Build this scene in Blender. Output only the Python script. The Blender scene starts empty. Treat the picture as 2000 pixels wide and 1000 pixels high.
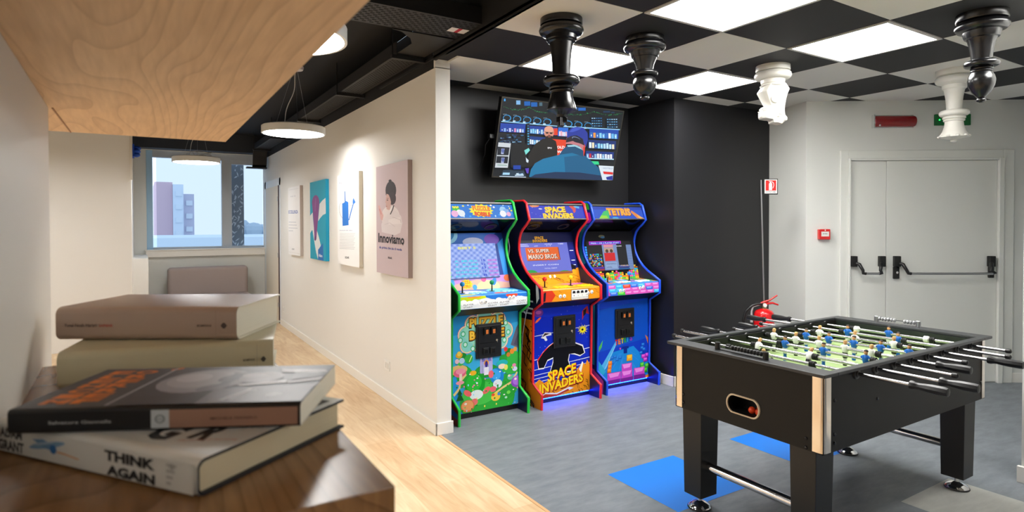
import bpy, math, random
import numpy as np
from mathutils import Matrix, Vector
random.seed(7)
PI = math.pi
SC = bpy.context.scene
COL = SC.collection

# ------------------------------------------------------------------ camera
YAW, PITCH, ROLL, CAMH = math.radians(31.803), math.radians(.858), math.radians(-.1345), 1.5
fw = Vector((math.sin(YAW)*math.cos(PITCH), math.cos(YAW)*math.cos(PITCH), -math.sin(PITCH)))
rt0 = Vector((math.cos(YAW), -math.sin(YAW), 0)); up0 = rt0.cross(fw)
rt = math.cos(ROLL)*rt0 + math.sin(ROLL)*up0; up = -math.sin(ROLL)*rt0 + math.cos(ROLL)*up0
cam = bpy.data.cameras.new('camera'); cam_ob = bpy.data.objects.new('camera', cam); COL.objects.link(cam_ob)
mw = Matrix.Identity(4)
for k, v in enumerate((rt, up, -fw)):
    for q in range(3): mw[q][k] = v[q]
mw[2][3] = CAMH
cam_ob.matrix_world = mw
cam.sensor_width = 36; cam.lens = 36*1167.26/2000; cam.shift_y = -45.4/2000
cam.clip_start = .02; cam.clip_end = 300
cam.dof.use_dof = True; cam.dof.focus_distance = 3.8; cam.dof.aperture_fstop = 7.1
SC.camera = cam_ob

# ------------------------------------------------------------------ world, exposure
w = bpy.data.worlds.new('overcast'); SC.world = w; w.use_nodes = True
nt = w.node_tree; nt.nodes.clear()
wo = nt.nodes.new('ShaderNodeOutputWorld'); bg = nt.nodes.new('ShaderNodeBackground')
tc = nt.nodes.new('ShaderNodeTexCoord'); sx = nt.nodes.new('ShaderNodeSeparateXYZ'); cr = nt.nodes.new('ShaderNodeValToRGB')
nt.links.new(tc.outputs['Generated'], sx.inputs[0]); nt.links.new(sx.outputs['Z'], cr.inputs[0])
cr.color_ramp.elements[0].position = .0; cr.color_ramp.elements[0].color = (.62, .74, .86, 1)
cr.color_ramp.elements[1].position = .5; cr.color_ramp.elements[1].color = (.60, .78, 1.0, 1)
nt.links.new(cr.outputs[0], bg.inputs[0]); nt.links.new(bg.outputs[0], wo.inputs[0])
bg.inputs[1].default_value = 1.8
SC.view_settings.view_transform = 'Standard'; SC.view_settings.look = 'None'
SC.view_settings.exposure = 0.0; SC.view_settings.gamma = 1.0
SC.view_settings.use_curve_mapping = False

PANEL_W = 29.0     # radiance of the ceiling panels
PEND_W = 30.0      # radiance of the pendant lamps

# ------------------------------------------------------------------ colours and materials
def lin(c):
    if isinstance(c, str):
        c = c.lstrip('#'); c = [int(c[i:i+2], 16)/255 for i in (0, 2, 4)]
    return tuple(x/12.92 if x <= .04045 else ((x+.055)/1.055)**2.4 for x in c[:3])
MC = {}
def mat(name, col='#ffffff', rough=.5, metal=0, spec=.5, bump=0, bscale=60, emit=0, coat=0, attr=False, trans=0):
    if name in MC: return MC[name]
    m = bpy.data.materials.new(name); m.use_nodes = True; MC[name] = m
    n = m.node_tree; b = n.nodes['Principled BSDF']
    L = lin(col)
    b.inputs['Base Color'].default_value = (*L, 1); b.inputs['Roughness'].default_value = rough
    b.inputs['Metallic'].default_value = metal; b.inputs['Specular IOR Level'].default_value = spec
    if coat: b.inputs['Coat Weight'].default_value = coat
    if trans: b.inputs['Transmission Weight'].default_value = trans
    if emit:
        b.inputs['Emission Color'].default_value = (*L, 1); b.inputs['Emission Strength'].default_value = emit
    if attr:
        a = n.nodes.new('ShaderNodeAttribute'); a.attribute_name = 'Col'
        n.links.new(a.outputs['Color'], b.inputs['Base Color'])
        if emit:
            n.links.new(a.outputs['Color'], b.inputs['Emission Color'])
            b.inputs['Base Color'].default_value = (.02, .02, .02, 1)
            for l in list(n.links):
                if l.to_socket == b.inputs['Base Color']: n.links.remove(l)
    if bump:
        t = n.nodes.new('ShaderNodeTexNoise'); t.inputs['Scale'].default_value = bscale; t.inputs['Detail'].default_value = 3
        tcn = n.nodes.new('ShaderNodeTexCoord'); n.links.new(tcn.outputs['Object'], t.inputs['Vector'])
        u = n.nodes.new('ShaderNodeBump'); u.inputs['Strength'].default_value = bump; u.inputs['Distance'].default_value = .003
        n.links.new(t.outputs['Fac'], u.inputs['Height']); n.links.new(u.outputs[0], b.inputs['Normal'])
    return m
def mixramp(n, fac, c0, c1, p0=0., p1=1.):
    r = n.nodes.new('ShaderNodeValToRGB')
    r.color_ramp.elements[0].position = p0; r.color_ramp.elements[1].position = p1
    r.color_ramp.elements[0].color = (*lin(c0), 1); r.color_ramp.elements[1].color = (*lin(c1), 1)
    n.links.new(fac, r.inputs[0]); return r
def mat_floor_wood():
    m = mat('oak_planks', rough=.42); n = m.node_tree; b = n.nodes['Principled BSDF']; N = n.nodes; K = n.links
    t = N.new('ShaderNodeTexCoord'); mp = N.new('ShaderNodeMapping'); mp.inputs['Rotation'].default_value = (0, 0, PI/2)
    K.new(t.outputs['Object'], mp.inputs[0])
    br = N.new('ShaderNodeTexBrick'); br.inputs['Scale'].default_value = 1; br.inputs['Brick Width'].default_value = 1.3
    br.inputs['Row Height'].default_value = .19; br.inputs['Mortar Size'].default_value = .0011; br.offset = .37
    br.inputs['Color1'].default_value = (.15, .15, .15, 1); br.inputs['Color2'].default_value = (.85, .85, .85, 1); br.inputs['Mortar'].default_value = (0, 0, 0, 1)
    K.new(mp.outputs[0], br.inputs[0])
    m2 = N.new('ShaderNodeMapping'); m2.inputs['Scale'].default_value = (9, 1.1, 1); K.new(t.outputs['Object'], m2.inputs[0])
    no = N.new('ShaderNodeTexNoise'); no.inputs['Scale'].default_value = 2.2; no.inputs['Detail'].default_value = 7; no.inputs['Distortion'].default_value = 1.1
    K.new(m2.outputs[0], no.inputs['Vector'])
    n2 = N.new('ShaderNodeTexNoise'); n2.inputs['Scale'].default_value = 1.3; n2.inputs['Detail'].default_value = 3; K.new(t.outputs['Object'], n2.inputs['Vector'])
    r = mixramp(n, no.outputs['Fac'], '#cfab80', '#e4c9a2', .28, .66)
    mx = N.new('ShaderNodeMix'); mx.data_type = 'RGBA'; mx.blend_type = 'SOFT_LIGHT'; mx.inputs[0].default_value = .28
    K.new(r.outputs[0], mx.inputs[6]); K.new(br.outputs['Color'], mx.inputs[7])
    m3 = N.new('ShaderNodeMix'); m3.data_type = 'RGBA'; m3.blend_type = 'MULTIPLY'; m3.inputs[0].default_value = .3
    r2 = mixramp(n, n2.outputs['Fac'], '#c9a277', '#ffffff', .3, .5)
    K.new(mx.outputs[2], m3.inputs[6]); K.new(r2.outputs[0], m3.inputs[7]); K.new(m3.outputs[2], b.inputs['Base Color'])
    return m
def mat_vinyl(name, c0, c1):
    m = mat(name, rough=.46, spec=.4); n = m.node_tree; b = n.nodes['Principled BSDF']; N = n.nodes; K = n.links
    t = N.new('ShaderNodeTexCoord'); mp = N.new('ShaderNodeMapping'); mp.inputs['Scale'].default_value = (1, 3, 1); mp.inputs['Rotation'].default_value = (0, 0, .5)
    K.new(t.outputs['Object'], mp.inputs[0])
    no = N.new('ShaderNodeTexNoise'); no.inputs['Scale'].default_value = 5; no.inputs['Detail'].default_value = 8; no.inputs['Roughness'].default_value = .65
    K.new(mp.outputs[0], no.inputs['Vector'])
    r = mixramp(n, no.outputs['Fac'], c0, c1, .35, .68); K.new(r.outputs[0], b.inputs['Base Color'])
    return m
def mat_ash(name, c0, c1, rough=.45, coat=0, axis=1):
    # veneer with long cathedral grain running along Y
    m = mat(name, rough=rough, coat=coat); n = m.node_tree; b = n.nodes['Principled BSDF']; N = n.nodes; K = n.links
    t = N.new('ShaderNodeTexCoord'); mp = N.new('ShaderNodeMapping'); mp.inputs['Scale'].default_value = (1, .2, 1)
    mp.inputs['Location'].default_value = (.07, .13, .0)
    K.new(t.outputs['Object'], mp.inputs[0])
    no = N.new('ShaderNodeTexNoise'); no.inputs['Scale'].default_value = 4.6; no.inputs['Detail'].default_value = 1.6; no.inputs['Distortion'].default_value = .4
    K.new(mp.outputs[0], no.inputs['Vector'])
    mu = N.new('ShaderNodeMath'); mu.operation = 'MULTIPLY_ADD'; mu.inputs[1].default_value = 24; K.new(no.outputs['Fac'], mu.inputs[0]); sxx = N.new('ShaderNodeSeparateXYZ'); K.new(t.outputs['Object'], sxx.inputs[0]); mxx = N.new('ShaderNodeMath'); mxx.operation = 'MULTIPLY'; mxx.inputs[1].default_value = 50; K.new(sxx.outputs['X'], mxx.inputs[0]); K.new(mxx.outputs[0], mu.inputs[2])
    fr = N.new('ShaderNodeMath'); fr.operation = 'FRACT'; K.new(mu.outputs[0], fr.inputs[0])
    m4 = N.new('ShaderNodeMapping'); m4.inputs['Scale'].default_value = (160, 12, 1); K.new(t.outputs['Object'], m4.inputs[0])
    fn = N.new('ShaderNodeTexNoise'); fn.inputs['Scale'].default_value = 1; fn.inputs['Detail'].default_value = 2; K.new(m4.outputs[0], fn.inputs['Vector'])
    ad = N.new('ShaderNodeMath'); ad.operation = 'MULTIPLY_ADD'; ad.inputs[1].default_value = .85; K.new(fn.outputs['Fac'], ad.inputs[0]); 
    pw = N.new('ShaderNodeMath'); pw.operation = 'POWER'; pw.inputs[1].default_value = 5; K.new(fr.outputs[0], pw.inputs[0])
    sc = N.new('ShaderNodeMath'); sc.operation = 'MULTIPLY'; sc.inputs[1].default_value = .5; K.new(pw.outputs[0], sc.inputs[0])
    K.new(sc.outputs[0], ad.inputs[2])
    r = mixramp(n, ad.outputs[0], c1, c0, .12, .85); K.new(r.outputs[0], b.inputs['Base Color'])
    return m

W_WHITE = mat('white_wall_paint', '#e8e6e1', .75, bump=.06, bscale=220)
W_GREYW = mat('pale_grey_wall_paint', '#dedfda', .7, bump=.06, bscale=220)
W_BLACK = mat('black_wall_paint', '#1b1b1e', .42, bump=.05, bscale=260)
C_BLACK = mat('black_ceiling_paint', '#101012', .8)
T_BLACK = mat('black_ceiling_tile', '#18181b', .7, bump=.05, bscale=300)
T_WHITE = mat('white_ceiling_tile', '#dedbd4', .75, bump=.05, bscale=300)
BASEB = mat('white_baseboard', '#f0ede6', .45)
FWOOD = mat_floor_wood()
FGREY = mat_vinyl('grey_vinyl', '#6f757b', '#848a90')
FBLUE = mat('blue_vinyl', '#0f78dc', .5)
FLIGHT = mat_vinyl('light_grey_vinyl', '#a9a9a4', '#b9b9b3')
ALU = mat('brushed_aluminium', '#b9babd', .35, 1)
CHROME = mat('chrome', '#e9e9ea', .12, 1)
BLKM = mat('black_powder_coat', '#18181a', .45)
BLKP = mat('black_plastic', '#131314', .35)
BLKG = mat('black_gloss', '#0c0c0d', .12)
PRINT = mat('printed_satin', rough=.42, attr=True)
PRINTM = mat('printed_matte', rough=.7, attr=True)
PRINTG = mat('printed_gloss', rough=.35, spec=.18, attr=True)
SCREEN = mat('lit_screen', '#000000', .3, spec=.12, attr=True, emit=1.0)
BACKLIT = mat('backlit_marquee', '#000000', .5, spec=.1, attr=True, emit=.95)
WPLAST = mat('white_plastic', '#efeeea', .35)
RED = mat('red_enamel', '#d3161a', .25, coat=.5)

# ------------------------------------------------------------------ mesh helpers
ROOT = {}
def tag(o, label=None, cat=None, group=None, kind=None):
    if label: o['label'] = label
    if cat: o['category'] = cat
    if group: o['group'] = group
    if kind: o['kind'] = kind
    return o
def thing(name, loc, label=None, cat=None, group=None, kind=None, rz=0):
    o = bpy.data.objects.new(name, None); COL.objects.link(o); o.empty_display_size = .1
    o.location = loc; o.rotation_euler = (0, 0, rz)
    ROOT[o] = Matrix.Translation(Vector(loc)) @ Matrix.Rotation(rz, 4, 'Z')
    return tag(o, label, cat, group, kind)
class M:
    def __init__(s): s.v = []; s.f = []; s.mi = []; s.c = []; s.m = 0; s.col = (1, 1, 1)
    def add(s, vs, fs):
        n = len(s.v); s.v += [tuple(p) for p in vs]
        for f in fs: s.f.append([n+i for i in f]); s.mi.append(s.m); s.c.append(s.col)
    def box(s, x0, y0, z0, x1, y1, z1):
        x0, x1 = sorted((x0, x1)); y0, y1 = sorted((y0, y1)); z0, z1 = sorted((z0, z1))
        s.add([(x0, y0, z0), (x1, y0, z0), (x1, y1, z0), (x0, y1, z0), (x0, y0, z1), (x1, y0, z1), (x1, y1, z1), (x0, y1, z1)],
              [(0, 3, 2, 1), (4, 5, 6, 7), (0, 1, 5, 4), (1, 2, 6, 5), (2, 3, 7, 6), (3, 0, 4, 7)]); return s
    def obox(s, o, u, v, n, a0, a1, b0, b1, c0, c1):
        # box in the frame (o; u, v, n)
        o, u, v, n = map(Vector, (o, u, v, n))
        P = [o+u*a+v*b+n*c for c in (c0, c1) for a, b in ((a0, b0), (a1, b0), (a1, b1), (a0, b1))]
        s.add(P, [(0, 3, 2, 1), (4, 5, 6, 7), (0, 1, 5, 4), (1, 2, 6, 5), (2, 3, 7, 6), (3, 0, 4, 7)]); return s
    def prism(s, poly, ax, a0, a1):
        # poly in the two other axes, extruded along ax
        def P(a, p): return (a, p[0], p[1]) if ax == 'x' else ((p[0], a, p[1]) if ax == 'y' else (p[0], p[1], a))
        n = len(poly); vs = [P(a0, p) for p in poly]+[P(a1, p) for p in poly]
        fs = [tuple(range(n))[::-1], tuple(range(n, 2*n))]+[(i, (i+1) % n, n+(i+1) % n, n+i) for i in range(n)]
        s.add(vs, fs); return s
    def loft(s, rings, cap=True, close=True):
        n = len(rings[0]); vs = [p for r in rings for p in r]; fs = []
        for k in range(len(rings)-1):
            for i in range(n if close else n-1):
                j = (i+1) % n; fs.append((k*n+i, k*n+j, (k+1)*n+j, (k+1)*n+i))
        if cap: fs.append(tuple(range(n))[::-1]); fs.append(tuple((len(rings)-1)*n+i for i in range(n)))
        s.add(vs, fs); return s
    def lathe(s, prof, c=(0, 0, 0), n=32, axis=(0, 0, 1)):
        a = Vector(axis).normalized(); h = Vector((1, 0, 0)) if abs(a.x) < .9 else Vector((0, 1, 0))
        e1 = a.cross(h).normalized(); e2 = a.cross(e1); c = Vector(c)
        rings = [[c+a*z+(e1*math.cos(t)+e2*math.sin(t))*max(r, 1e-5) for t in [2*PI*i/n for i in range(n)]] for r, z in prof]
        return s.loft(rings)
    def cyl(s, a, b, r, n=16, r2=None):
        a = Vector(a); b = Vector(b); L = (b-a).length
        return s.lathe([(r, 0), (r2 if r2 is not None else r, L)], a, n, b-a)
    def tube(s, pts, r, n=8):
        pts = [Vector(p) for p in pts]; rings = []; prev = None
        for i, p in enumerate(pts):
            d = (pts[min(i+1, len(pts)-1)]-pts[max(i-1, 0)]).normalized()
            if prev is None:
                h = Vector((0, 0, 1)) if abs(d.z) < .9 else Vector((1, 0, 0)); e1 = d.cross(h).normalized()
            else: e1 = (prev-d*prev.dot(d)).normalized()
            prev = e1; e2 = d.cross(e1)
            rr = r[i] if isinstance(r, (list, tuple)) else r
            rings.append([p+(e1*math.cos(t)+e2*math.sin(t))*rr for t in [2*PI*k/n for k in range(n)]])
        return s.loft(rings)
    def ball(s, c, rx, ry=None, rz=None, n=16, k=10):
        ry = ry or rx; rz = rz or rx; c = Vector(c)
        rings = []
        for i in range(k+1):
            t = PI*i/k; rr = max(math.sin(t), 1e-4); z = -math.cos(t)
            rings.append([c+Vector((rx*rr*math.cos(a), ry*rr*math.sin(a), rz*z)) for a in [2*PI*q/n for q in range(n)]])
        return s.loft(rings)
    def build(s, name, mats, parent=None, smooth=None, bevel=0, seg=2, label=None, cat=None, group=None, kind=None, subd=0, attr=False):
        if not isinstance(mats, (list, tuple)): mats = [mats]
        vs = [Vector(p) for p in s.v]; loc = None
        if parent is not None:
            r = parent
            while r.parent is not None: r = r.parent
            inv = ROOT[r].inverted() if r in ROOT else Matrix.Translation(-r.location)
            vs = [inv @ p for p in vs]
        else:
            xs = [p.x for p in vs]; ys = [p.y for p in vs]; zs = [p.z for p in vs]
            loc = Vector(((min(xs)+max(xs))/2, (min(ys)+max(ys))/2, min(zs)))
            vs = [p-loc for p in vs]
        me = bpy.data.meshes.new(name); me.from_pydata(vs, [], s.f)
        for m in mats: me.materials.append(m)
        me.polygons.foreach_set('material_index', s.mi)
        ca = me.color_attributes.new('Col', 'FLOAT_COLOR', 'CORNER') if attr else None
        if ca:
            for p in me.polygons:
                c = s.c[p.index]
                for li in p.loop_indices: ca.data[li].color = (*c, 1)
        me.update()
        if smooth is not None:
            me.polygons.foreach_set('use_smooth', [True]*len(me.polygons))
            me.update()
            try: me.set_sharp_from_angle(angle=math.radians(smooth))
            except Exception: pass
        o = bpy.data.objects.new(name, me); COL.objects.link(o)
        if parent is not None: o.parent = parent
        else: o.location = loc
        if bevel:
            b = o.modifiers.new('bevel', 'BEVEL'); b.width = bevel; b.segments = seg; b.limit_method = 'ANGLE'; b.angle_limit = math.radians(40)
        if subd:
            b = o.modifiers.new('sub', 'SUBSURF'); b.levels = subd; b.render_levels = subd
        return tag(o, label, cat, group, kind)
def copytree(o, parent=None):
    c = o.copy(); COL.objects.link(c)
    if parent is not None: c.parent = parent
    elif o in ROOT: ROOT[c] = ROOT[o].copy()
    for ch in list(o.children): copytree(ch, c)
    return c
def move(o, loc, rz=None):
    o.location = loc
    if rz is not None: o.rotation_euler = (0, 0, rz)
    ROOT[o] = Matrix.Translation(Vector(loc)) @ Matrix.Rotation(o.rotation_euler[2], 4, 'Z')
def struct(name, m, mats, **k): return m.build(name, mats, kind='structure', **k)

# ------------------------------------------------------------------ printed artwork on flat faces
_tc = {}
def glyphs(txt, bold=0.0, shear=0.0):
    k = (txt, bold, shear)
    if k in _tc: return _tc[k]
    cu = bpy.data.curves.new('t', 'FONT'); cu.body = txt; cu.offset = bold; cu.shear = shear; cu.resolution_u = 2
    ob = bpy.data.objects.new('t', cu); me = bpy.data.meshes.new_from_object(ob)
    vs = [(v.co.x, v.co.y) for v in me.vertices]; fs = [tuple(p.vertices) for p in me.polygons]
    bpy.data.objects.remove(ob); bpy.data.curves.remove(cu); bpy.data.meshes.remove(me)
    if not vs: _tc[k] = ([], []); return _tc[k]
    x0 = min(v[0] for v in vs); x1 = max(v[0] for v in vs); y0 = min(v[1] for v in vs); y1 = max(v[1] for v in vs)
    vs = [((x-x0)/(x1-x0 or 1), (y-y0)/(y1-y0 or 1)) for x, y in vs]
    _tc[k] = (vs, fs); return _tc[k]
class Art:
    """Polygons on a flat rectangle. TL, TR, BL are its corners in the place; q are the four corners
    (TL, TR, BR, BL) of the coordinate sheet in which the shapes are drawn (y down)."""
    def __init__(s, TL, TR, BL, q=((0, 0), (1, 0), (1, 1), (0, 1)), base='#ffffff', lift=.0006, step=.00005, clip=True):
        s.TL = Vector(TL); s.U = Vector(TR)-s.TL; s.D = Vector(BL)-s.TL
        s.N = (s.U.cross(-s.D)).normalized(); s.z = lift; s.st = step; s.m = M(); s.clip = clip
        A = []; B = []
        for (x, y), (u, v) in zip(q, ((0, 0), (1, 0), (1, 1), (0, 1))):
            A.append([x, y, 1, 0, 0, 0, -u*x, -u*y]); B.append(u)
            A.append([0, 0, 0, x, y, 1, -v*x, -v*y]); B.append(v)
        s.h = list(np.linalg.solve(np.array(A, float), np.array(B, float)))+[1]
        if base: s._emit([(0, 0), (1, 0), (1, 1), (0, 1)], base)
    def uv(s, p):
        h = s.h; w = h[6]*p[0]+h[7]*p[1]+1
        return ((h[0]*p[0]+h[1]*p[1]+h[2])/w, (h[3]*p[0]+h[4]*p[1]+h[5])/w)
    def P(s, u, v): return s.TL+s.U*u+s.D*v+s.N*s.z
    slabs = None
    def _emit(s, uvs, col):
        if s.slabs and not getattr(s, 'busy', 0):
            s.busy = 1; z = s.z
            for sl in s.slabs:
                out = uvs
                for i in range(len(sl)):
                    a, b = sl[i-1], sl[i]; nx, ny = -(b[1]-a[1]), b[0]-a[0]; q = out; out = []
                    for k in range(len(q)):
                        p0, p1 = q[k-1], q[k]; d0 = (p0[0]-a[0])*nx+(p0[1]-a[1])*ny; d1 = (p1[0]-a[0])*nx+(p1[1]-a[1])*ny
                        if (d0 < 0) != (d1 < 0): t = d0/(d0-d1); out.append((p0[0]+(p1[0]-p0[0])*t, p0[1]+(p1[1]-p0[1])*t))
                        if d1 >= 0: out.append(p1)
                    if len(out) < 3: break
                if len(out) >= 3: s.z = z; s._emit(out, col)
            s.z = z+s.st; s.busy = 0
            return s
        if s.clip:
            for ax, sg, lim in ((0, 1, 0), (0, -1, -1), (1, 1, 0), (1, -1, -1)):
                out = []
                for i in range(len(uvs)):
                    a, b = uvs[i-1], uvs[i]; da = sg*a[ax]-lim; db = sg*b[ax]-lim
                    if (da < 0) != (db < 0):
                        t = da/(da-db); out.append((a[0]+(b[0]-a[0])*t, a[1]+(b[1]-a[1])*t))
                    if db >= 0: out.append(b)
                uvs = out
                if len(uvs) < 3: return s
        ar = sum(uvs[i-1][0]*uvs[i][1]-uvs[i][0]*uvs[i-1][1] for i in range(len(uvs)))
        if abs(ar) < 1e-9: return s
        if ar > 0: uvs = uvs[::-1]
        s.m.col = lin(col); s.m.add([s.P(u, v) for u, v in uvs], [tuple(range(len(uvs)))]); s.z += s.st
        return s
    def poly(s, col, *pts): return s._emit([s.uv(p) for p in pts], col)
    def rect(s, col, x0, y0, x1, y1): return s.poly(col, (x0, y0), (x1, y0), (x1, y1), (x0, y1))
    def ell(s, col, x, y, rx, ry=None, rot=0, n=20):
        ry = rx if ry is None else ry; c, q = math.cos(rot), math.sin(rot)
        return s.poly(col, *[(x+rx*math.cos(t)*c-ry*math.sin(t)*q, y+rx*math.cos(t)*q+ry*math.sin(t)*c) for t in [2*PI*i/n for i in range(n)]])
    def star(s, col, x, y, r1, r2, n=12, ay=1.0, rot=0):
        return s.poly(col, *[(x+(r1 if i % 2 else r2)*math.cos(rot+PI*i/n), y+(r1 if i % 2 else r2)*ay*math.sin(rot+PI*i/n)) for i in range(2*n)])
    def line(s, col, pts, w, wy=None):
        for a, b in zip(pts[:-1], pts[1:]):
            dx, dy = b[0]-a[0], b[1]-a[1]; L = math.hypot(dx, dy) or 1; nx, ny = -dy/L*w/2, dx/L*(wy or w)/2
            s.poly(col, (a[0]+nx, a[1]+ny), (b[0]+nx, b[1]+ny), (b[0]-nx, b[1]-ny), (a[0]-nx, a[1]-ny))
        return s
    def text(s, col, t, x0, y0, x1, y1, h, bold=.02, shear=0, hx=0):
        # baseline (x0,y0)->(x1,y1), letters h high (upwards on the sheet, leaning by hx)
        vs, fs = glyphs(t, bold, shear)
        out = []
        for a, b in vs:
            u, v = s.uv((x0+(x1-x0)*a+hx*b, y0+(y1-y0)*a-h*b)); out.append(s.P(u, v))
        s.m.col = lin(col)
        n = (out[fs[0][1]]-out[fs[0][0]]).cross(out[fs[0][2]]-out[fs[0][1]]) if fs else s.N
        if fs and n.dot(s.N) < 0: fs = [f[::-1] for f in fs]
        s.m.add(out, fs); s.z += s.st; return s
    def build(s, name, m, parent=None, **k): return s.m.build(name, m, parent, attr=True, **k)

# ================================================================== ROOM
WX, HC = 1.767, 2.647           # corridor wall plane, height of the chequered ceiling
BX, BY0, BY1 = 4.14, 3.865, 4.47  # alcove side wall, front line and back wall of the alcove
gx, gy, ct = 3.610, 2.398, .6385
f = M()
f.add([(-3, -3, 0), (1.79, -3, 0), (1.79, 10.9, 0), (-3, 10.9, 0)], [(0, 1, 2, 3)])
f.m = 1; f.add([(1.79, -3, 0), (8.2, -3, 0), (8.2, 4.6, 0), (1.79, 4.6, 0)], [(0, 1, 2, 3)])
f.m = 2
TX, TY, TS = 2.354, 2.717, .552
for (i, j, mm) in ((0, 0, 2), (2, 0, 2), (2, -2, 3), (0, -3, 2), (3, -4, 3)):
    f.m = mm; x = TX+i*TS; y = TY+(j-1)*TS
    f.add([(x, y, .0012), (x+TS, y, .0012), (x+TS, y+TS, .0012), (x, y+TS, .0012)], [(0, 1, 2, 3)])
f.m = 4; f.box(1.775, -3, 0, 1.793, 3.85, .003)
struct('floor', f, [FWOOD, FGREY, FBLUE, FLIGHT, mat('oak_threshold', '#d9a878', .4)])
# chequered ceiling of square tiles
c = M(); LIGHTS = [(-2, 1), (0, 1), (-2, -1), (0, -1), (0, -3)]
for i in range(-3, 8):
    for j in range(-9, 4):
        if (i, j) in LIGHTS: continue
        c.m = 1 if (i+j) % 2 else 0
        x0, x1, y0, y1 = gx+i*ct, gx+(i+1)*ct, gy+j*ct, gy+(j+1)*ct
        x0 = max(x0, 1.75)
        if y1 > 3.9 and x0 < 1.88: x0 = 1.86
        g = .0018
        if x1-x0 < .02: continue
        c.box(x0+g, y0+g, HC, x1-g, y1-g, HC+.012)
c.m = 0; c.box(1.75, -3.3, HC+.013, 8.3, 4.98, HC+.03)
struct('ceiling', c, [T_BLACK, T_WHITE])
c = M(); c.box(-3, -3, 2.95, 1.75, 10.9, 3.0); c.box(1.75, -3, HC+.0, 1.77, 3.86, 2.97)
struct('ceiling', c, C_BLACK)
# corridor wall with white end face, black band on top
c = M(); c.box(WX, BY0, 0, 1.88, 10.9, 2.605); c.box(WX, BY0, 2.6, 1.88, BY0+.03, 2.70)
struct('wall_corridor', c, W_WHITE)
c = M(); c.box(WX-.004, BY0+.0, 2.60, 1.876, 10.9, 2.96)
c.v = [(x, max(y, BY0+.031), z) for x, y, z in c.v]
struct('trim_1', c, C_BLACK)
c = M(); c.box(WX-.013, BY0-.012, 0, WX, 9.40, .088); c.box(WX-.013, BY0-.012, 0, 1.892, BY0, .088)
struct('baseboard_corridor', c, BASEB, bevel=.004)
# black alcove
c = M(); c.box(1.88, BY1, 0, BX+.12, BY1+.1, 2.66); struct('wall_alcove_back', c, W_BLACK)
c = M(); c.box(1.8805, BY0+.02, 0, 1.884, BY1, 2.66); struct('wall_alcove_left', c, W_BLACK)
DW1, DW2 = Vector((5.34, 3.34, 0)), Vector((8.0, 3.34-2.66*1.10/1.65, 0))
c = M(); c.box(BX, BY0, 0, 5.535, BY1+.1, 2.66); struct('wall_alcove_right', c, W_BLACK)
c = M(); c.box(BX-.012, BY0-.012, 0, 5.53, BY0, .095); c.box(BX-.012, BY0-.012, 0, BX, BY1, .095)
struct('baseboard_alcove', c, BASEB, bevel=.004)
# white wall with the double door
du = (DW2-DW1).normalized(); dn = Vector((du.y, -du.x, 0)); ZZ = Vector((0, 0, 1))
if dn.dot(Vector((-.5, -.85, 0))) < 0: dn = -dn
c = M(); c.obox(DW1, du, ZZ, dn, 0, 3.2, 0, 2.66, -.12, 0)
c.add([(5.34, 3.34, 0), (5.535, 3.866, 0), (5.535, 3.866, 2.66), (5.34, 3.34, 2.66)], [(0, 1, 2, 3)])
struct('wall_door', c, W_GREYW)
c = M(); c.obox(DW1, du, ZZ, dn, 0, .31, 0, .09, 0, .012); c.obox(DW1, du, ZZ, dn, 1.90, 3.1, 0, .09, 0, .012)
struct('baseboard_door', c, BASEB, bevel=.003)
# right wall end
c = M(); c.box(4.315, -3, 0, 4.43, 1.37, 2.66); c.box(4.43, 1.28, 0, 8.1, 1.37, 2.66); struct('wall_right', c, W_GREYW)
c = M(); c.box(4.29, -3, 0, 4.315, 1.385, .095); struct('baseboard_right', c, BASEB, bevel=.004)
# walls behind the photographer
c = M(); c.box(-3.1, -3.1, 0, 4.4, -3, 3.0); struct('wall_back', c, W_WHITE)
c = M(); c.box(-3.1, -3, 0, -3, 8.8, 3.0); c.box(-3, 8.7, 0, -.10, 8.8, 2.96); c.box(-.2, 8.8, 0, -.10, 10.8, 2.96)
struct('wall_left', c, W_WHITE)
c = M(); c.box(-.115, 8.68, 2.05, -.085, 8.70, 2.9); struct('trim_2', c, mat('cream_strip', '#d8d2c6', .5))
c = M(); c.box(-.10, 9.5, 0, .075, 10.8, 1.04); struct('wall_low', c, W_WHITE)
# far wall with window opening
wz0, wz1, wx0 = 1.10, 2.655, .07
c = M(); c.box(-.2, 10.8, 0, wx0, 10.98, 2.96); c.box(wx0, 10.8, 0, 1.88, 10.98, wz0); c.box(wx0, 10.8, wz1, 1.88, 10.98, 2.96)
struct('wall_far', c, W_GREYW)
c = M(); c.box(-.1, 10.55, 2.665, WX, 10.80, 2.96); struct('trim_3', c, mat('slate_bulkhead', '#2a3038', .6))
c = M(); c.box(wx0-.015, 10.74, wz0-.105, WX-.002, 10.80, wz0); c.box(wx0-.03, 10.72, wz0-.005, WX-.002, 10.80, wz0+.012)
struct('trim_4', c, BASEB, bevel=.004)
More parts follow.
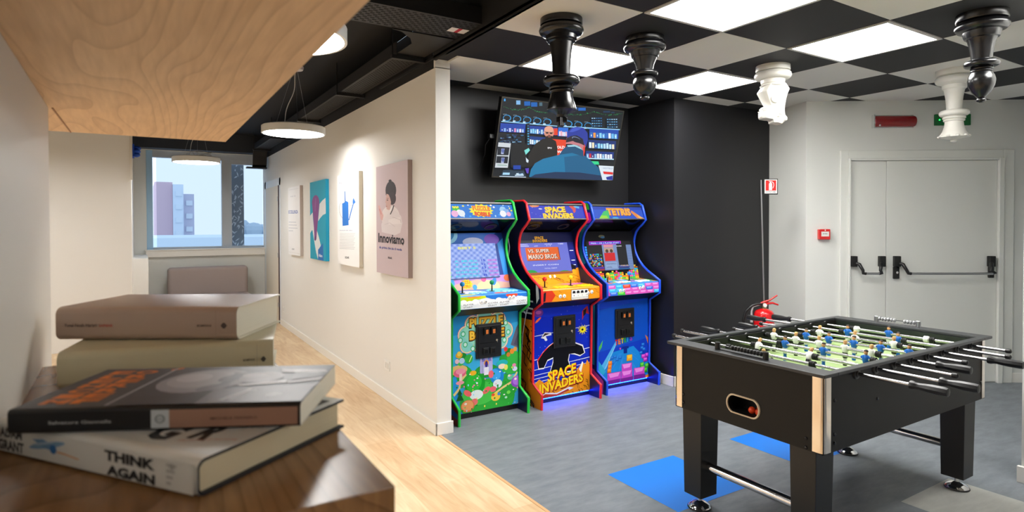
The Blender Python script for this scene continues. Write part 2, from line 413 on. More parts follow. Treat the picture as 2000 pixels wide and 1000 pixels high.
# window_1
wn = thing('window_1', (.9, 10.9, wz0), kind='structure')
fr = mat('window_frame_blue_grey', '#a9d0ec', .5); frg = mat('window_frame_grey', '#b4bcc5', .5)
m = M(); m.box(wx0, 10.84, wz0, wx0+.085, 10.93, wz1); m.build('window_frame', fr, wn, bevel=.004)
m = M(); m.box(wx0+.085, 10.84, wz1-.105, 1.76, 10.93, wz1); m.box(wx0+.085, 10.84, wz0, 1.76, 10.93, wz0+.045)
m.box(1.125, 10.84, wz0+.045, 1.275, 10.93, wz1-.105); m.box(1.27, 10.845, wz1-.16, 1.76, 10.93, wz1-.10)
m.build('window_frame', frg, wn, bevel=.004)
gl = mat('window_glass', '#ffffff', .02, spec=.5); gl.node_tree.nodes.clear()
N = gl.node_tree.nodes; K = gl.node_tree.links
o_ = N.new('ShaderNodeOutputMaterial'); tr = N.new('ShaderNodeBsdfTransparent'); gs = N.new('ShaderNodeBsdfGlossy'); mxs = N.new('ShaderNodeMixShader')
tr.inputs[0].default_value = (.80, .82, .84, 1); gs.inputs['Roughness'].default_value = .03; mxs.inputs[0].default_value = .0005
K.new(tr.outputs[0], mxs.inputs[1]); K.new(gs.outputs[0], mxs.inputs[2]); K.new(mxs.outputs[0], o_.inputs[0])
m = M(); m.box(wx0+.135, 10.885, wz0+.045, 1.125, 10.889, wz1-.105); m.build('window_pane', gl, wn)
m = M(); m.box(1.275, 10.885, wz0+.045, 1.76, 10.889, wz1-.105); m.build('window_pane', gl, wn)

# perforated metal column just outside
m = M(); m.box(1.30, 11.15, .2, 1.50, 11.2, 3.2)
pc = thing('perforated_column', (1.4, 11.2, .2), 'dark grey metal column with leaf-shaped white cut-outs outside the window', 'column')
m.build('panel', mat('dark_grey_metal', '#9299a1', .5), pc)
m = M(); rnd = random.Random(4)
for k in range(70):
    x = rnd.uniform(1.315, 1.485); z = rnd.uniform(1.0, 2.75); a = rnd.uniform(.3, 1.2)+(k % 2)*1.2; L = rnd.uniform(.02, .05); wd = .007+.006*rnd.random()
    if k > 46: z = rnd.uniform(1.4, 2.1)
    d = Vector((math.cos(a), 0, math.sin(a))); p = Vector((-d.z, 0, d.x)); c0 = Vector((x, 11.147, z))
    P = [c0-d*L, c0-p*wd+d*L*.1, c0+d*L, c0+p*wd+d*L*.1]
    m.add([q for q in P]+[q+Vector((0, .004, 0)) for q in P], [(0, 1, 2, 3), (7, 6, 5, 4), (0, 4, 5, 1), (1, 5, 6, 2), (2, 6, 7, 3), (3, 7, 4, 0)])
m.build('cutouts', mat('bright_cutout', '#f2f7fb', .5), pc)

# outside: distant town, haze put into the pale colours
def bld(name, x0, x1, y0, y1, z, colr, label, cat, win=None, wincol='#dfe6ee'):
    t = thing(name, ((x0+x1)/2, (y0+y1)/2, -6), label, cat)
    m = M(); m.box(x0, y0, -6, x1, y1, z); m.build('wall', mat('wall_'+label[:24], colr, .9), t)
    if win:
        for k in range(win):
            zz = z-.8-k*1.15
            if zz < -5: break
            m = M(); m.box(x0+.25*(x1-x0), y0-.12, zz-.22, x1-.15*(x1-x0), y0+.02, zz+.22)
            m.build('balcony', mat('balc_'+label[:20], wincol, .8), t)
    return t
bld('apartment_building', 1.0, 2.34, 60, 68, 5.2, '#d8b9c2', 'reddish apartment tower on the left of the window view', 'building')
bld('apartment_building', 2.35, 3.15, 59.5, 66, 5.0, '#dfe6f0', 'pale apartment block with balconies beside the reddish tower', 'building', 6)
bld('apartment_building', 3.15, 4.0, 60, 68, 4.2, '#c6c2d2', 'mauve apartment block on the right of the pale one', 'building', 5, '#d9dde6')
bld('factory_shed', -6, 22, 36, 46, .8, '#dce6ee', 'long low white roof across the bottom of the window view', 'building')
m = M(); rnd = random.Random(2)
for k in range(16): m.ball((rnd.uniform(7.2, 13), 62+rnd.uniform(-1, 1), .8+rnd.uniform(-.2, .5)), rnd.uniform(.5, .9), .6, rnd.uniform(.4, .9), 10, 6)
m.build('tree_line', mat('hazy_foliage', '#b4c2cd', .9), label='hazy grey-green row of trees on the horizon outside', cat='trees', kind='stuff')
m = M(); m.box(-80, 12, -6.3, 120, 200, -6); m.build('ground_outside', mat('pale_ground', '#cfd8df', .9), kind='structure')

# corridor door (door_2), ajar leaf with hinges
d2 = thing('door_2', (WX, 10.0, 0), kind='structure')
m = M(); m.box(WX-.002, 9.40, 0, WX+.001, 9.49, 2.20); m.box(WX-.002, 10.62, 0, WX+.001, 10.72, 2.20); m.box(WX-.002, 9.40, 2.09, WX+.001, 10.72, 2.20)
m.build('door_frame', mat('door_casing', '#e8edf0', .45), d2)
m = M(); m.box(WX-.004, 9.545, .005, WX+.0, 10.62, 2.09); m.build('door_leaf', mat('cream_door_leaf', '#eadfcb', .5), d2)
m = M(); m.box(WX-.0065, 9.50, .005, WX, 9.56, 2.09); m.build('gap', mat('dark_red_gap', '#3a1512', .6), d2)
for z in (.25, 1.0, 1.85):
    m = M(); m.cyl((WX-.012, 9.53, z), (WX-.012, 9.53, z+.07), .010, 10); m.build('hinge', ALU, d2, smooth=40)

# double fire door (door_1)
d1 = thing('door_1', (6.2, 2.75, 0), kind='structure')
DP = mat('door_white', '#dfe0da', .45); DF = mat('door_frame_white', '#e2e3dd', .4)
def DB(m, a0, a1, b0, b1, c0, c1): m.obox(DW1, du, ZZ, dn, a0, a1, b0, b1, c0, c1); return m
m = M(); DB(m, .312, .383, 0, 2.18, 0, .022); DB(m, 1.80, 1.90, 0, 2.18, 0, .022); DB(m, .383, 1.80, 2.105, 2.18, 0, .022)
DB(m, .383, .40, 0, 2.105, 0, .04); DB(m, 1.755, 1.80, 0, 2.105, 0, .04); DB(m, .40, 1.755, 2.085, 2.105, 0, .04)
m.build('door_frame', DF, d1, bevel=.004)
m = M(); DB(m, .402, .737, .01, 2.083, 0, .012); m.build('door_leaf', DP, d1, bevel=.002)
m = M(); DB(m, .741, 1.753, .01, 2.083, 0, .012); m.build('door_leaf', DP, d1, bevel=.002)
def dpt(a, b, c): return DW1+du*a+ZZ*b+dn*c
def panic(a0, a1, lock, aL, aR):
    t = M(); t.cyl(dpt(aL, 1.03, .10), dpt(aR, 1.03, .10), .011, 16)
    bar = t.build('panic_bar', ALU, d1, smooth=40)
    for s_, (a, ab) in enumerate(((a0, aL), (a1, aR))):
        m = M(); DB(m, a-.028, a+.028, 1.09, 1.19, .012, .055)
        if lock and s_ == 0: DB(m, a-.028, a+.028, .975, 1.09, .012, .03)
        if lock and s_ == 1: DB(m, a-.020, a+.028, .985, 1.09, .012, .035)
        m.build('bar_housing', BLKP, bar, bevel=.006)
        m = M(); sg = 1 if s_ == 0 else -1
        m.tube([dpt(a+sg*.015, 1.12, .055), dpt(a+sg*.03, 1.115, .075), dpt(a+sg*.05, 1.06, .10), dpt(ab-sg*.012, 1.033, .10), dpt(ab+sg*.012, 1.03, .10)], [.016, .016, .014, .014, .014], 12)
        m.build('bar_arm', BLKP, bar, smooth=50)
    if lock:
        m = M(); m.cyl(dpt(a0, 1.035, .028), dpt(a0, 1.035, .04), .011, 14); m.build('lock_cylinder', CHROME, bar, smooth=40)
panic(.430, .690, False, .495, .640)
panic(.828, 1.69, True, .905, 1.665)

# ================================================================== FITTINGS
# ceiling light panels
LBL = ['square lit ceiling panel behind the hanging black king, left of the others',
       'square lit ceiling panel just left of the white knight, above the black wall',
       'largest square lit ceiling panel cut off by the top edge of the picture',
       'square lit ceiling panel between the white knight and the right-hand black bishop',
       'added unseen ceiling panel above the right end of the foosball table, outside the picture']  # last panel is unseen, added to light the floor by the table
DIFF = mat('lamp_diffuser', '#ffffff', .5, emit=PANEL_W)
MC['lamp_diffuser'].node_tree.nodes['Principled BSDF'].inputs['Emission Color'].default_value = (1, .985, .955, 1)
proto = None
for (i, j), lb in zip(LIGHTS, LBL):
    cx, cy = gx+(i+.5)*ct, gy+(j+.5)*ct
    if proto is None:
        t = thing('ceiling_light', (cx, cy, HC), lb, 'ceiling light', 'square light panels in the chequered ceiling')
        h = ct/2-.002; m = M()
        for a in ((-h, -h, h, -h+.022), (-h, h-.022, h, h), (-h, -h+.022, -h+.022, h-.022), (h-.022, -h+.022, h, h-.022)):
            m.box(cx+a[0], cy+a[1], HC-.006, cx+a[2], cy+a[3], HC+.008)
        m.build('frame', mat('panel_frame', '#c9c6c2', .5), t)
        m = M(); m.box(cx-h+.022, cy-h+.022, HC-.001, cx+h-.022, cy+h-.022, HC+.004); m.build('diffuser', DIFF, t)
        proto = t
    else:
        t = copytree(proto); move(t, (cx, cy, HC)); tag(t, lb)
# pendant lamps
PDIFF = mat('pendant_diffuser', '#ffffff', .5, emit=PEND_W)
MC['pendant_diffuser'].node_tree.nodes['Principled BSDF'].inputs['Emission Color'].default_value = (1, .985, .96, 1)
def pendant(x, y, z, lb, zc=2.95, messy=False):
    t = thing('pendant_lamp', (x, y, z), lb, 'pendant lamp', 'round white pendant lamps in the corridor')
    R_ = .278
    m = M(); m.lathe([(R_-.012, 0), (R_, 0), (R_, .062), (R_-.01, .07), (.02, .07)], (x, y, z), 56); m.build('lamp_body', mat('lamp_white', '#dcdcd8', .4), t, smooth=30)
    m = M(); m.lathe([(0, -.0005), (R_-.014, -.0005), (R_-.014, .003), (0, .003)], (x, y, z), 56); m.build('diffuser', PDIFF, t)
    m = M(); m.lathe([(0, -.035), (.065, -.03), (.072, -.01), (.072, 0)], (x+.02, y, zc), 28); m.build('ceiling_rose', mat('rose_white', '#d9d2d4', .4), t, smooth=40)
    for a in (.5, 2.6, 4.7):
        m = M(); m.cyl((x+.17*math.cos(a), y+.17*math.sin(a), z+.07), (x+.02+.02*math.cos(a), y+.02*math.sin(a), zc-.03), .0011, 6); m.build('wire', ALU, t)
        m = M(); m.cyl((x+.17*math.cos(a), y+.17*math.sin(a), z+.07), (x+.17*math.cos(a), y+.17*math.sin(a), z+.095), .005, 8); m.build('wire_clamp', ALU, t)
    pts = []
    for k in range(25):
        q = k/24; s1 = math.sin(PI*q)
        off = -.02*s1*math.sin(2.2*PI*q) - .09*(1-q)**1.3
        pts.append((x+.02*q+off*rt0.x, y+off*rt0.y, z+.075+(zc-.105-z)*q))
    if messy:
        for k in range(30):
            a = k/29*4*PI; pts.insert(0, (x+.05+.13*math.cos(a)*(1+.3*math.sin(a*.5)), y+.04*math.sin(a), z+.115+.035*math.sin(a*1.5+1)))
    m = M(); m.tube(pts, .0042, 8); m.build('power_cable', mat('cable_grey', '#c9c9c6', .5), t, smooth=60)
pendant(1.20, 5.74, 2.33, 'round white pendant lamp nearest the posters, hanging below the black ceiling')
pendant(.61, 8.68, 2.295, 'round white pendant lamp hanging in front of the window', messy=True)
pendant(.546, 2.82, 2.33, 'round white pendant lamp mostly hidden behind the overhead wooden shelf')

pendant(-.9, 4.6, 2.33, 'added unseen pendant lamp left of the picture, level with the pink poster')  # out-of-view lamps from here on, added to brighten the corridor
pendant(-1.3, 7.3, 2.33, 'added unseen pendant lamp left of the picture, before the white wall')  # unseen, added to brighten the white wall
pendant(-2.2, 2.8, 2.33, 'added unseen pendant lamp far left of the bookcase')  # unseen extra lamp, added as corridor fill
pendant(-2.2, 5.3, 2.33, 'added unseen pendant lamp far left, level with the watering can poster')  # unseen, added to even out the corridor light
pendant(-1.0, 2.4, 2.33, 'added unseen pendant lamp just left of the bookcase')  # added lamp out of view, more light for the corridor
pendant(1.1, -2.0, 2.33, 'added unseen pendant lamp behind the photographer')  # unseen, added to light the books and the shelf
# cable trays
TRM = mat('tray_black', '#131212', .55); HOLE = mat('tray_slot', '#060606', .9)
def tray(name, lb, along, a0, a1, b0, b1, z, h, slots, side=True):
    t = thing(name, ((a0+a1)/2 if along == 'x' else (b0+b1)/2, (b0+b1)/2 if along == 'x' else (a0+a1)/2, z), lb, 'cable tray')
    def B(m, p0, p1, q0, q1, z0, z1):
        m.box(p0, q0, z0, p1, q1, z1) if along == 'x' else m.box(q0, p0, z0, q1, p1, z1)
    m = M(); B(m, a0, a1, b0, b1, z, z+.003); m.build('tray_bottom', TRM, t)
    for bb in (b0, b1-.003):
        m = M(); B(m, a0, a1, bb, bb+.003, z+.003, z+h); m.build('side_rail', TRM, t)
    m = M(); n = int((a1-a0)/.045)
    for k in range(n):
        for r in range(slots):
            p = a0+.02+k*.045+(.02 if r % 2 else 0); q = b0+.03+(b1-b0-.06)*r/(slots-1)
            B(m, p, p+.024, q-.004, q+.004, z-.0012, z)
    m.build('slots', HOLE, t)
    return t, B
t, B = tray('cable_tray', 'long black perforated cable tray running beside the poster wall', 'y', 3.99, 10.2, 1.53, 1.735, 2.69, .09, 9)
for y in (4.0, 5.4, 7.0, 8.6, 10.1):
    m = M(); m.box(1.50, y, 2.662, 1.80 if y < 4.1 else 1.76, y+.04, 2.688); m.build('bracket', BLKM, t)
    m = M(); m.cyl((1.51, y+.02, 2.68), (1.51, y+.02, 2.95), .005, 8); m.build('threaded_rod', BLKM, t)
pts = [(10.2, 2.69), (10.28, 2.67), (10.33, 2.60), (10.34, 2.52), (10.36, 2.46), (10.42, 2.42), (10.42, 2.45), (10.39, 2.47), (10.37, 2.53), (10.36, 2.61), (10.31, 2.69), (10.2, 2.70)]
m = M(); m.prism(pts, 'x', 1.53, 1.74); m.build('drop_out', TRM, t, bevel=.002)
m = M(); m.box(1.44, 10.33, 2.40, 1.74, 10.46, 2.425); m.build('drop_out_lip', BLKM, t)
t, B = tray('cable_tray', 'wide black perforated cable tray crossing the corridor near the chess ceiling', 'x', -.5, 1.80, 3.16, 3.50, 2.70, .10, 12)
m = M(); m.box(1.80, 3.13, 2.66, 1.806, 3.52, 2.84); m.build('end_flange', BLKM, t)
A = Art((1.62, 3.30, 2.6985), (1.74, 3.30, 2.6985), (1.62, 3.38, 2.6985), base='#e8e6e4'); A.rect('#b3122e', .4, 0, .62, 1); A.build('sticker', PRINT, t)
m = M(); m.prism([(1.53, 3.5), (1.735, 3.5), (1.735, 3.98), (1.53, 3.98), (1.53, 3.72), (1.48, 3.62), (1.38, 3.52), (1.30, 3.5)], 'z', 2.6925, 2.6955)
m.build('junction_plate', TRM, t)

# wall sockets
def socket(y, z, lb):
    t = thing('wall_socket', (WX, y, z-.04), lb, 'socket', 'white wall sockets')
    m = M(); m.box(WX-.008, y-.06, z-.042, WX, y+.06, z+.042); m.build('face_plate', WPLAST, t, bevel=.003)
    for k in (-1, 0, 1):
        m = M(); m.box(WX-.0105, y+k*.03-.0125, z-.024, WX-.008, y+k*.03+.0125, z+.024); m.build('socket_module', mat('socket_white', '#e3e1dc', .3), t, bevel=.0015)
socket(4.86, .30, 'white wall socket below the pink poster near the wall end')
socket(9.2, .25, 'white wall socket beside the corridor door')

# red alarm lamp, exit sign, call point on the door wall
t = thing('alarm_lamp', tuple(dpt(.80, 2.395, 0)), 'long dark red alarm light on the wall above the double door', 'alarm light')
m = M(); DB(m, .602, .612, 2.387, 2.512, 0, .05); DB(m, .612, .985, 2.39, 2.51, 0, .012); m.build('backplate', CHROME, t, bevel=.003)
m = M(); rings = []
for a in (.612, .975, .99, .996):
    sc_ = 1 if a < .98 else (.9 if a < .993 else .7)
    rings.append([dpt(a, 2.451+.054*sc_*math.sin(q), .012+.048*sc_*math.cos(q)) for q in [-PI/2+PI*k/14 for k in range(15)]])
m.loft(rings); m.build('red_lens', mat('dark_red_lens', '#8c1318', .22, coat=.4), t, smooth=40)
m = M(); m.ball(dpt(.655, 2.411, .047), .008); m.build('indicator', WPLAST, t)
t = thing('exit_sign', tuple(dpt(1.34, 2.41, 0)), 'green emergency exit sign partly hidden by the white queen chess piece', 'exit sign')
m = M(); DB(m, 1.177, 1.501, 2.41, 2.513, 0, .022); m.build('sign_body', mat('exit_green', '#08662f', .45), t, bevel=.003)
m = M(); m.ball(dpt(1.215, 2.46, .022), .007); m.build('led', mat('green_led', '#20ff60', .3, emit=3), t)
A = Art(tuple(dpt(1.177, 2.513, .0222)), tuple(dpt(1.501, 2.513, .0222)), tuple(dpt(1.177, 2.41, .0222)), base=None)
A.poly('#dff2e2', (.30, .82), (.36, .55), (.33, .38), (.40, .32), (.46, .5), (.50, .62), (.44, .6), (.42, .72), (.47, .9), (.42, .9), (.38, .74), (.34, .86)); A.ell('#dff2e2', .385, .22, .02, .07)
A.poly('#dff2e2', (.60, .45), (.72, .45), (.72, .3), (.80, .52), (.72, .74), (.72, .6), (.60, .6))
A.build('pictogram', PRINT, t)
t = thing('fire_call_point', tuple(dpt(.157, 1.348, 0)), 'small square red fire alarm call point on the white wall', 'call point')
m = M(); DB(m, .107, .210, 1.345, 1.443, 0, .045); m.build('housing', RED, t, bevel=.006)
A = Art(tuple(dpt(.124, 1.42, .0455)), tuple(dpt(.195, 1.42, .0455)), tuple(dpt(.124, 1.375, .0455)), base='#e8e4e0')
for k in range(3): A.ell('#30303a', .3+.2*k, .45, .06, .11)
A.build('glass_plate', PRINT, t)
m = M(); m.ball(dpt(.160, 1.433, .045), .006); m.build('led', WPLAST, t)

# ================================================================== TELEVISION
tv = thing('television', (3.12, 4.2, 1.89), 'large wall television above the arcade machines showing two men in a shop', 'television')
TLv, TRv, BLv = Vector((2.468, 4.13, 2.522)), Vector((3.776, 4.13, 2.534)), Vector((2.468, 4.30, 1.884))
tu = (TRv-TLv).normalized(); tvv = (TLv-BLv).normalized(); tn = tu.cross(tvv)
m = M(); m.obox(BLv, tu, tvv, tn, 0, 1.308, 0, .66, -.045, -.001); m.build('tv_body', BLKP, tv, bevel=.004)
m = M()
for a in ((0, 1.308, 0, .012), (0, 1.308, .652, .66), (0, .008, 0, .66), (1.30, 1.308, 0, .66)):
    m.obox(BLv, tu, tvv, tn, a[0], a[1], a[2], a[3], -.004, .003)
m.build('bezel', mat('tv_bezel', '#4b463f', .35, .6), tv)
m = M(); m.box(2.95, 4.27, 2.08, 3.30, BY1, 2.36); m.build('wall_mount', BLKM, tv)
m = M(); m.box(2.425, 4.25, 2.20, 2.47, 4.29, 2.235); m.build('plug', BLKP, tv, bevel=.003)
m = M(); m.tube([(2.435, 4.27, 2.2), (2.41, 4.30, 2.15), (2.43, 4.34, 2.08), (2.42, 4.38, 2.02), (2.44, 4.45, 1.98)], .004); m.build('cable', BLKP, tv, smooth=60)
A = Art(TLv+tn*.002+tu*.008-tvv*.008, TLv+tn*.002+tu*1.30-tvv*.008, BLv+tn*.002+tu*.008+tvv*.012,
        q=((256, 88), (1468, 238), (1328, 932), (152, 876)), base='#11161d', step=.00003)
R2 = random.Random(11)
# upper band, garlands
for x0, y0, x1, y1, cc in ((390, 118, 432, 160, '#7fb7e8'), (470, 128, 530, 172, '#0b62b8'), (538, 138, 600, 182, '#0b62b8'), (620, 140, 650, 175, '#4a6c7c'), (960, 190, 1000, 215, '#2a7ac8'), (1010, 195, 1085, 225, '#1a66c0'), (268, 100, 284, 125, '#3f9fe8'), (1262, 230, 1330, 246, '#12355c'), (1342, 240, 1376, 252, '#12355c')):
    A.rect(cc, x0, y0, x1, y1)
for xa, ya, xb, yb, sag in ((262, 178, 520, 190, 30), (520, 188, 690, 240, 20), (910, 262, 1150, 240, 14), (1160, 236, 1455, 252, 26)):
    for k in range(54):
        q = k/53; x = xa+(xb-xa)*q; y = ya+(yb-ya)*q+sag*math.sin(PI*q)
        dx, dy = R2.uniform(-9, 9), R2.uniform(-14, 12)
        A.poly(R2.choice(['#0f7a3c', '#1b9a4a', '#0b5a2d', '#33b86a', '#0d6a50']), (x-2, y), (x+2.5, y+1), (x+dx, y+dy))
# pack boxes on the upper shelf
for k in range(9):
    x = 250+k*100+(10 if k > 4 else 0); y = 256+k*10.5
    if k in (5,): continue
    A.poly('#0c1622', (x, y), (x+84, y+9), (x+80, y+80), (x-4, y+72))
    A.ell('#2f9be0', x+44, y+38, 40, 32, .1); A.ell('#0a1018', x+42, y+38, 33, 26, .1)
    A.rect('#c9e2f0', x, y+54, x+26, y+68); A.rect('#8fa6b4', x+4, y-2, x+40, y+2)
for bx in (1130, 1285):
    for r in range(4):
        y = 292+r*26; A.rect('#0d2237', bx, y+((bx-1130)//12), bx+118, y+22+((bx-1130)//12)); 
        for q in range(5): A.ell(R2.choice(['#5fa9d8', '#a8d0e8', '#2b6ea8']), bx+14+q*22, y+11+((bx-1130)//12), 8, 5)
A.poly('#9fd8ff', (236, 324), (790, 376), (790, 384), (235, 333)); A.poly('#9fd8ff', (850, 378), (1418, 416), (1417, 425), (850, 388))
# lit shelves
def shelf(x0, y0, x1, y1, sl, cc, n, cols, h):
    A.poly(cc, (x0, y0), (x1, y0+sl), (x1-8, y1+sl), (x0-8, y1))
    for k in range(n):
        x = x0+6+(x1-x0-20)*k/n; yy = y1+sl*k/n-2; w = (x1-x0)/n*.72
        A.rect(R2.choice(cols), x, yy-h*R2.uniform(.8, 1), x+w, yy)
        if k % 2 == 0: A.rect('#eaf6ff', x+w*.25, yy-h*.55, x+w*.6, yy-h*.25)
CB = ['#bfe6ff', '#6fc0f0', '#e8f6ff', '#2a6fc0', '#8fd8f8']
shelf(228, 345, 476, 432, 14, '#1440a8', 9, ['#c4ccff', '#8fb8f0', '#f0e8f8', '#1a3a9a', '#d890c0'], 40)
shelf(515, 372, 790, 452, 22, '#123a9c', 12, CB, 50); shelf(505, 478, 700, 560, 18, '#0c3a88', 8, CB, 52)
shelf(800, 392, 900, 480, 6, '#2a6fd8', 5, ['#ffe0e8', '#d8ecff', '#f2b0b8'], 52)
shelf(1112, 408, 1405, 500, 16, '#0f48b0', 9, CB+['#f0a040'], 56)
shelf(1098, 520, 1375, 604, 16, '#0a2f78', 9, CB+['#f0e6c0'], 58); shelf(1070, 632, 1350, 706, 16, '#0b3488', 10, ['#e8eef8', '#d22a3a', '#f2f2f2', '#8fc0e8', '#3a2a7a'], 52)
A.poly('#bfe8ff', (1062, 700), (1348, 714), (1346, 724), (1062, 712))
for k in range(40):
    x = R2.uniform(215, 440); y = R2.uniform(452, 545); A.rect(R2.choice(['#1c3c66', '#2b6898', '#14283f', '#7ba8c8', '#243a7c']), x, y, x+R2.uniform(6, 34), y+R2.uniform(3, 12))
A.rect('#0a0e14', 320, 552, 480, 790); A.rect('#0a0e14', 480, 350, 512, 600)
for k in range(8): A.rect(R2.choice(['#3f9fd0', '#1c5c98']), 490, 368+k*26, 506, 382+k*26)
A.rect('#e23b1c', 752, 402, 790, 470)
# framed white poster at the left
A.poly('#cfd6dc', (203, 538), (325, 548), (292, 792), (166, 788)); A.poly('#141c2a', (196, 580), (312, 590), (300, 668), (188, 664)); A.poly('#141c2a', (186, 674), (298, 680), (290, 748), (176, 742))
for yy in (600, 690): A.poly('#a8b4d8', (232, yy), (262, yy+2), (252, yy+56), (226, yy+54)); A.ell('#5a6ab0', 246, yy+22, 14, 20)
A.poly('#3c8f6a', (190, 760), (284, 766), (283, 771), (189, 765))
A.rect('#0b3fa8', 346, 768, 420, 808); A.poly('#20384c', (250, 812), (450, 822), (470, 884), (215, 876))
A.poly('#a8d8f4', (246, 838), (312, 840), (308, 862), (240, 860)); A.poly('#e0f0ff', (210, 872), (470, 884), (470, 890), (208, 880))
for k in range(12): A.rect(R2.choice(['#7fb0d8', '#1a2a44', '#c8e0f0']), 350+R2.uniform(0, 90), 832+R2.uniform(0, 38), 372+R2.uniform(0, 90), 838+R2.uniform(0, 38))
# orange-red sign behind
A.poly('#e8421f', (732, 508), (872, 520), (862, 690), (745, 672)); A.text('#ffffff', 'OLD', 780, 605, 858, 607, 28, .03); A.text('#ffffff', 'W', 780, 650, 826, 652, 26, .03)
# man with beard, dark jumper
A.poly('#14110f', (470, 765), (500, 660), (560, 560), (640, 505), (720, 500), (770, 530), (785, 600), (780, 680), (700, 690), (600, 730), (540, 770), (500, 800))
A.ell('#d8927c', 704, 440, 50, 62); A.ell('#e8a890', 702, 412, 45, 34); A.poly('#1d1210', (656, 462), (668, 505), (700, 522), (728, 510), (750, 462), (740, 482), (704, 470), (672, 482)); A.ell('#a8574a', 706, 486, 16, 5)
A.line('#101014', [(660, 436), (748, 446)], 4); A.ell('#2a1a18', 684, 447, 13, 8); A.ell('#2a1a18', 724, 451, 13, 8); A.poly('#b96b5a', (700, 446), (712, 468), (696, 467))
A.text('#e8e8ee', 'SPO', 686, 606, 730, 608, 18, .03)
A.poly('#7fe0d8', (455, 620), (500, 596), (512, 620), (470, 664)); A.poly('#d8e8f8', (470, 690), (498, 720), (492, 745), (474, 735)); A.poly('#5a40c0', (462, 800), (500, 796), (494, 850), (478, 848))
# customer from behind: jacket, neck, cap
A.poly('#0b76a6', (500, 884), (520, 810), (560, 750), (640, 706), (800, 668), (850, 600), (900, 572), (1000, 570), (1040, 600), (1050, 680), (1130, 740), (1190, 800), (1225, 925), (860, 905))
A.poly('#0a5f8c', (850, 690), (1040, 668), (1130, 740), (1190, 800), (1222, 925), (862, 905)); A.poly('#084f78', (800, 668), (850, 600), (905, 572), (1000, 572), (1042, 604), (1048, 690), (930, 650))
A.poly('#9fd0e0', (880, 572), (960, 566), (1040, 606), (1036, 622), (960, 586), (890, 590))
A.poly('#123056', (520, 884), (560, 860), (760, 838), (1000, 846), (1216, 880), (1222, 928), (500, 890))
A.poly('#c97f86', (868, 560), (880, 490), (930, 480), (1040, 520), (1064, 590), (1040, 630), (1000, 580), (920, 560)); A.poly('#2a1e2a', (870, 545), (884, 480), (960, 470), (1060, 520), (1058, 580), (1020, 560), (940, 530))
A.poly('#2338a0', (884, 500), (888, 440), (920, 402), (980, 386), (1050, 400), (1088, 450), (1092, 520), (1068, 590), (1050, 560), (1040, 510), (980, 474), (920, 480)); A.poly('#4058c8', (905, 440), (935, 405), (985, 392), (1030, 402), (1000, 420), (940, 440))
A.ell('#14182a', 978, 512, 60, 34, .35); A.ell('#8090b8', 972, 508, 44, 18, .35); A.ell('#14182a', 976, 514, 42, 17, .35)
A.poly('#e83a28', (1040, 600), (1060, 560), (1056, 640), (1044, 690))
A.poly('#2fd890', (1118, 734), (1190, 738), (1198, 770), (1150, 768))
A.poly('#dfeaf4', (1190, 778), (1342, 788), (1328, 928), (1226, 924)); A.text('#7f90b8', 'HOTELS', 1236, 812, 1330, 818, 14, .01); A.poly('#e02020', (1234, 838), (1334, 848), (1332, 872), (1240, 864)); A.poly('#20329a', (1262, 896), (1330, 880), (1328, 928), (1270, 922))
A.build('tv_screen', SCREEN, tv)

# ================================================================== CHESS PIECES hanging from the ceiling
CHB = mat('black_chess_plastic', '#141416', .24, spec=.6); CHW = mat('white_chess_plastic', '#dfddd5', .38)
def chess(name, i, j, prof, mt, lb, extra=None):
    x, y = gx+(i+.5)*ct, gy+(j+.5)*ct
    t = thing(name, (x, y, HC), lb, 'chess piece', 'giant chess pieces hanging upside down from the ceiling')
    m = M(); m.lathe([(r, -h) for r, h in prof], (x, y, HC-.0005), 56); m.build('body', mt, t, smooth=38)
    if extra: extra(t, x, y, mt)
    return t
def torus(r, h, q, n=7):   # rounded bead of outer radius r centred at h, half height q
    return [(r-q+q*math.cos(a), h+q*math.sin(a)) for a in [-PI/2+PI*k/(n-1) for k in range(n)]]
def king_x(t, x, y, mt):
    m = M(); m.box(x-.013, y-.013, HC-.60, x+.013, y+.013, HC-.535)
    R_ = rt0; o = Vector((x, y, HC-.565)); m.obox(o, R_, ZZ, R_.cross(ZZ), -.032, .032, -.014, .014, -.012, .012)
    m.build('cross', mt, t, bevel=.004)
chess('chess_king', -3, 0, [(0, 0), (.118, 0), (.119, .030), (.117, .036)]+torus(.126, .064, .027)+[(.088, .096), (.086, .116), (.076, .122), (.078, .128), (.066, .134), (.058, .19), (.053, .25), (.050, .315)]+torus(.103, .344, .024)+[(.068, .372)]+torus(.072, .386, .010, 5)+torus(.069, .404, .008, 5)+[(.060, .414), (.066, .44), (.086, .505), (.084, .512), (.045, .525), (.030, .535), (.026, .548), (0, .55)],
      CHB, 'tall black king chess piece hanging upside down from the ceiling in front of the television', king_x)
chess('chess_pawn', -2, 0, [(0, 0), (.117, 0), (.118, .026), (.115, .032)]+torus(.130, .057, .026)+[(.098, .085), (.090, .094), (.088, .108), (.080, .124), (.074, .126), (.070, .136), (.056, .17), (.050, .200)]+torus(.080, .222, .014)+[(.050, .237), (.055, .243), (.068, .262), (.072, .285), (.070, .305), (.060, .328), (.042, .348), (.022, .356), (.014, .362)]+torus(.028, .371, .010, 6)+[(.012, .384), (0, .385)],
      CHB, 'short black chess piece with round ball head hanging beside the black king')
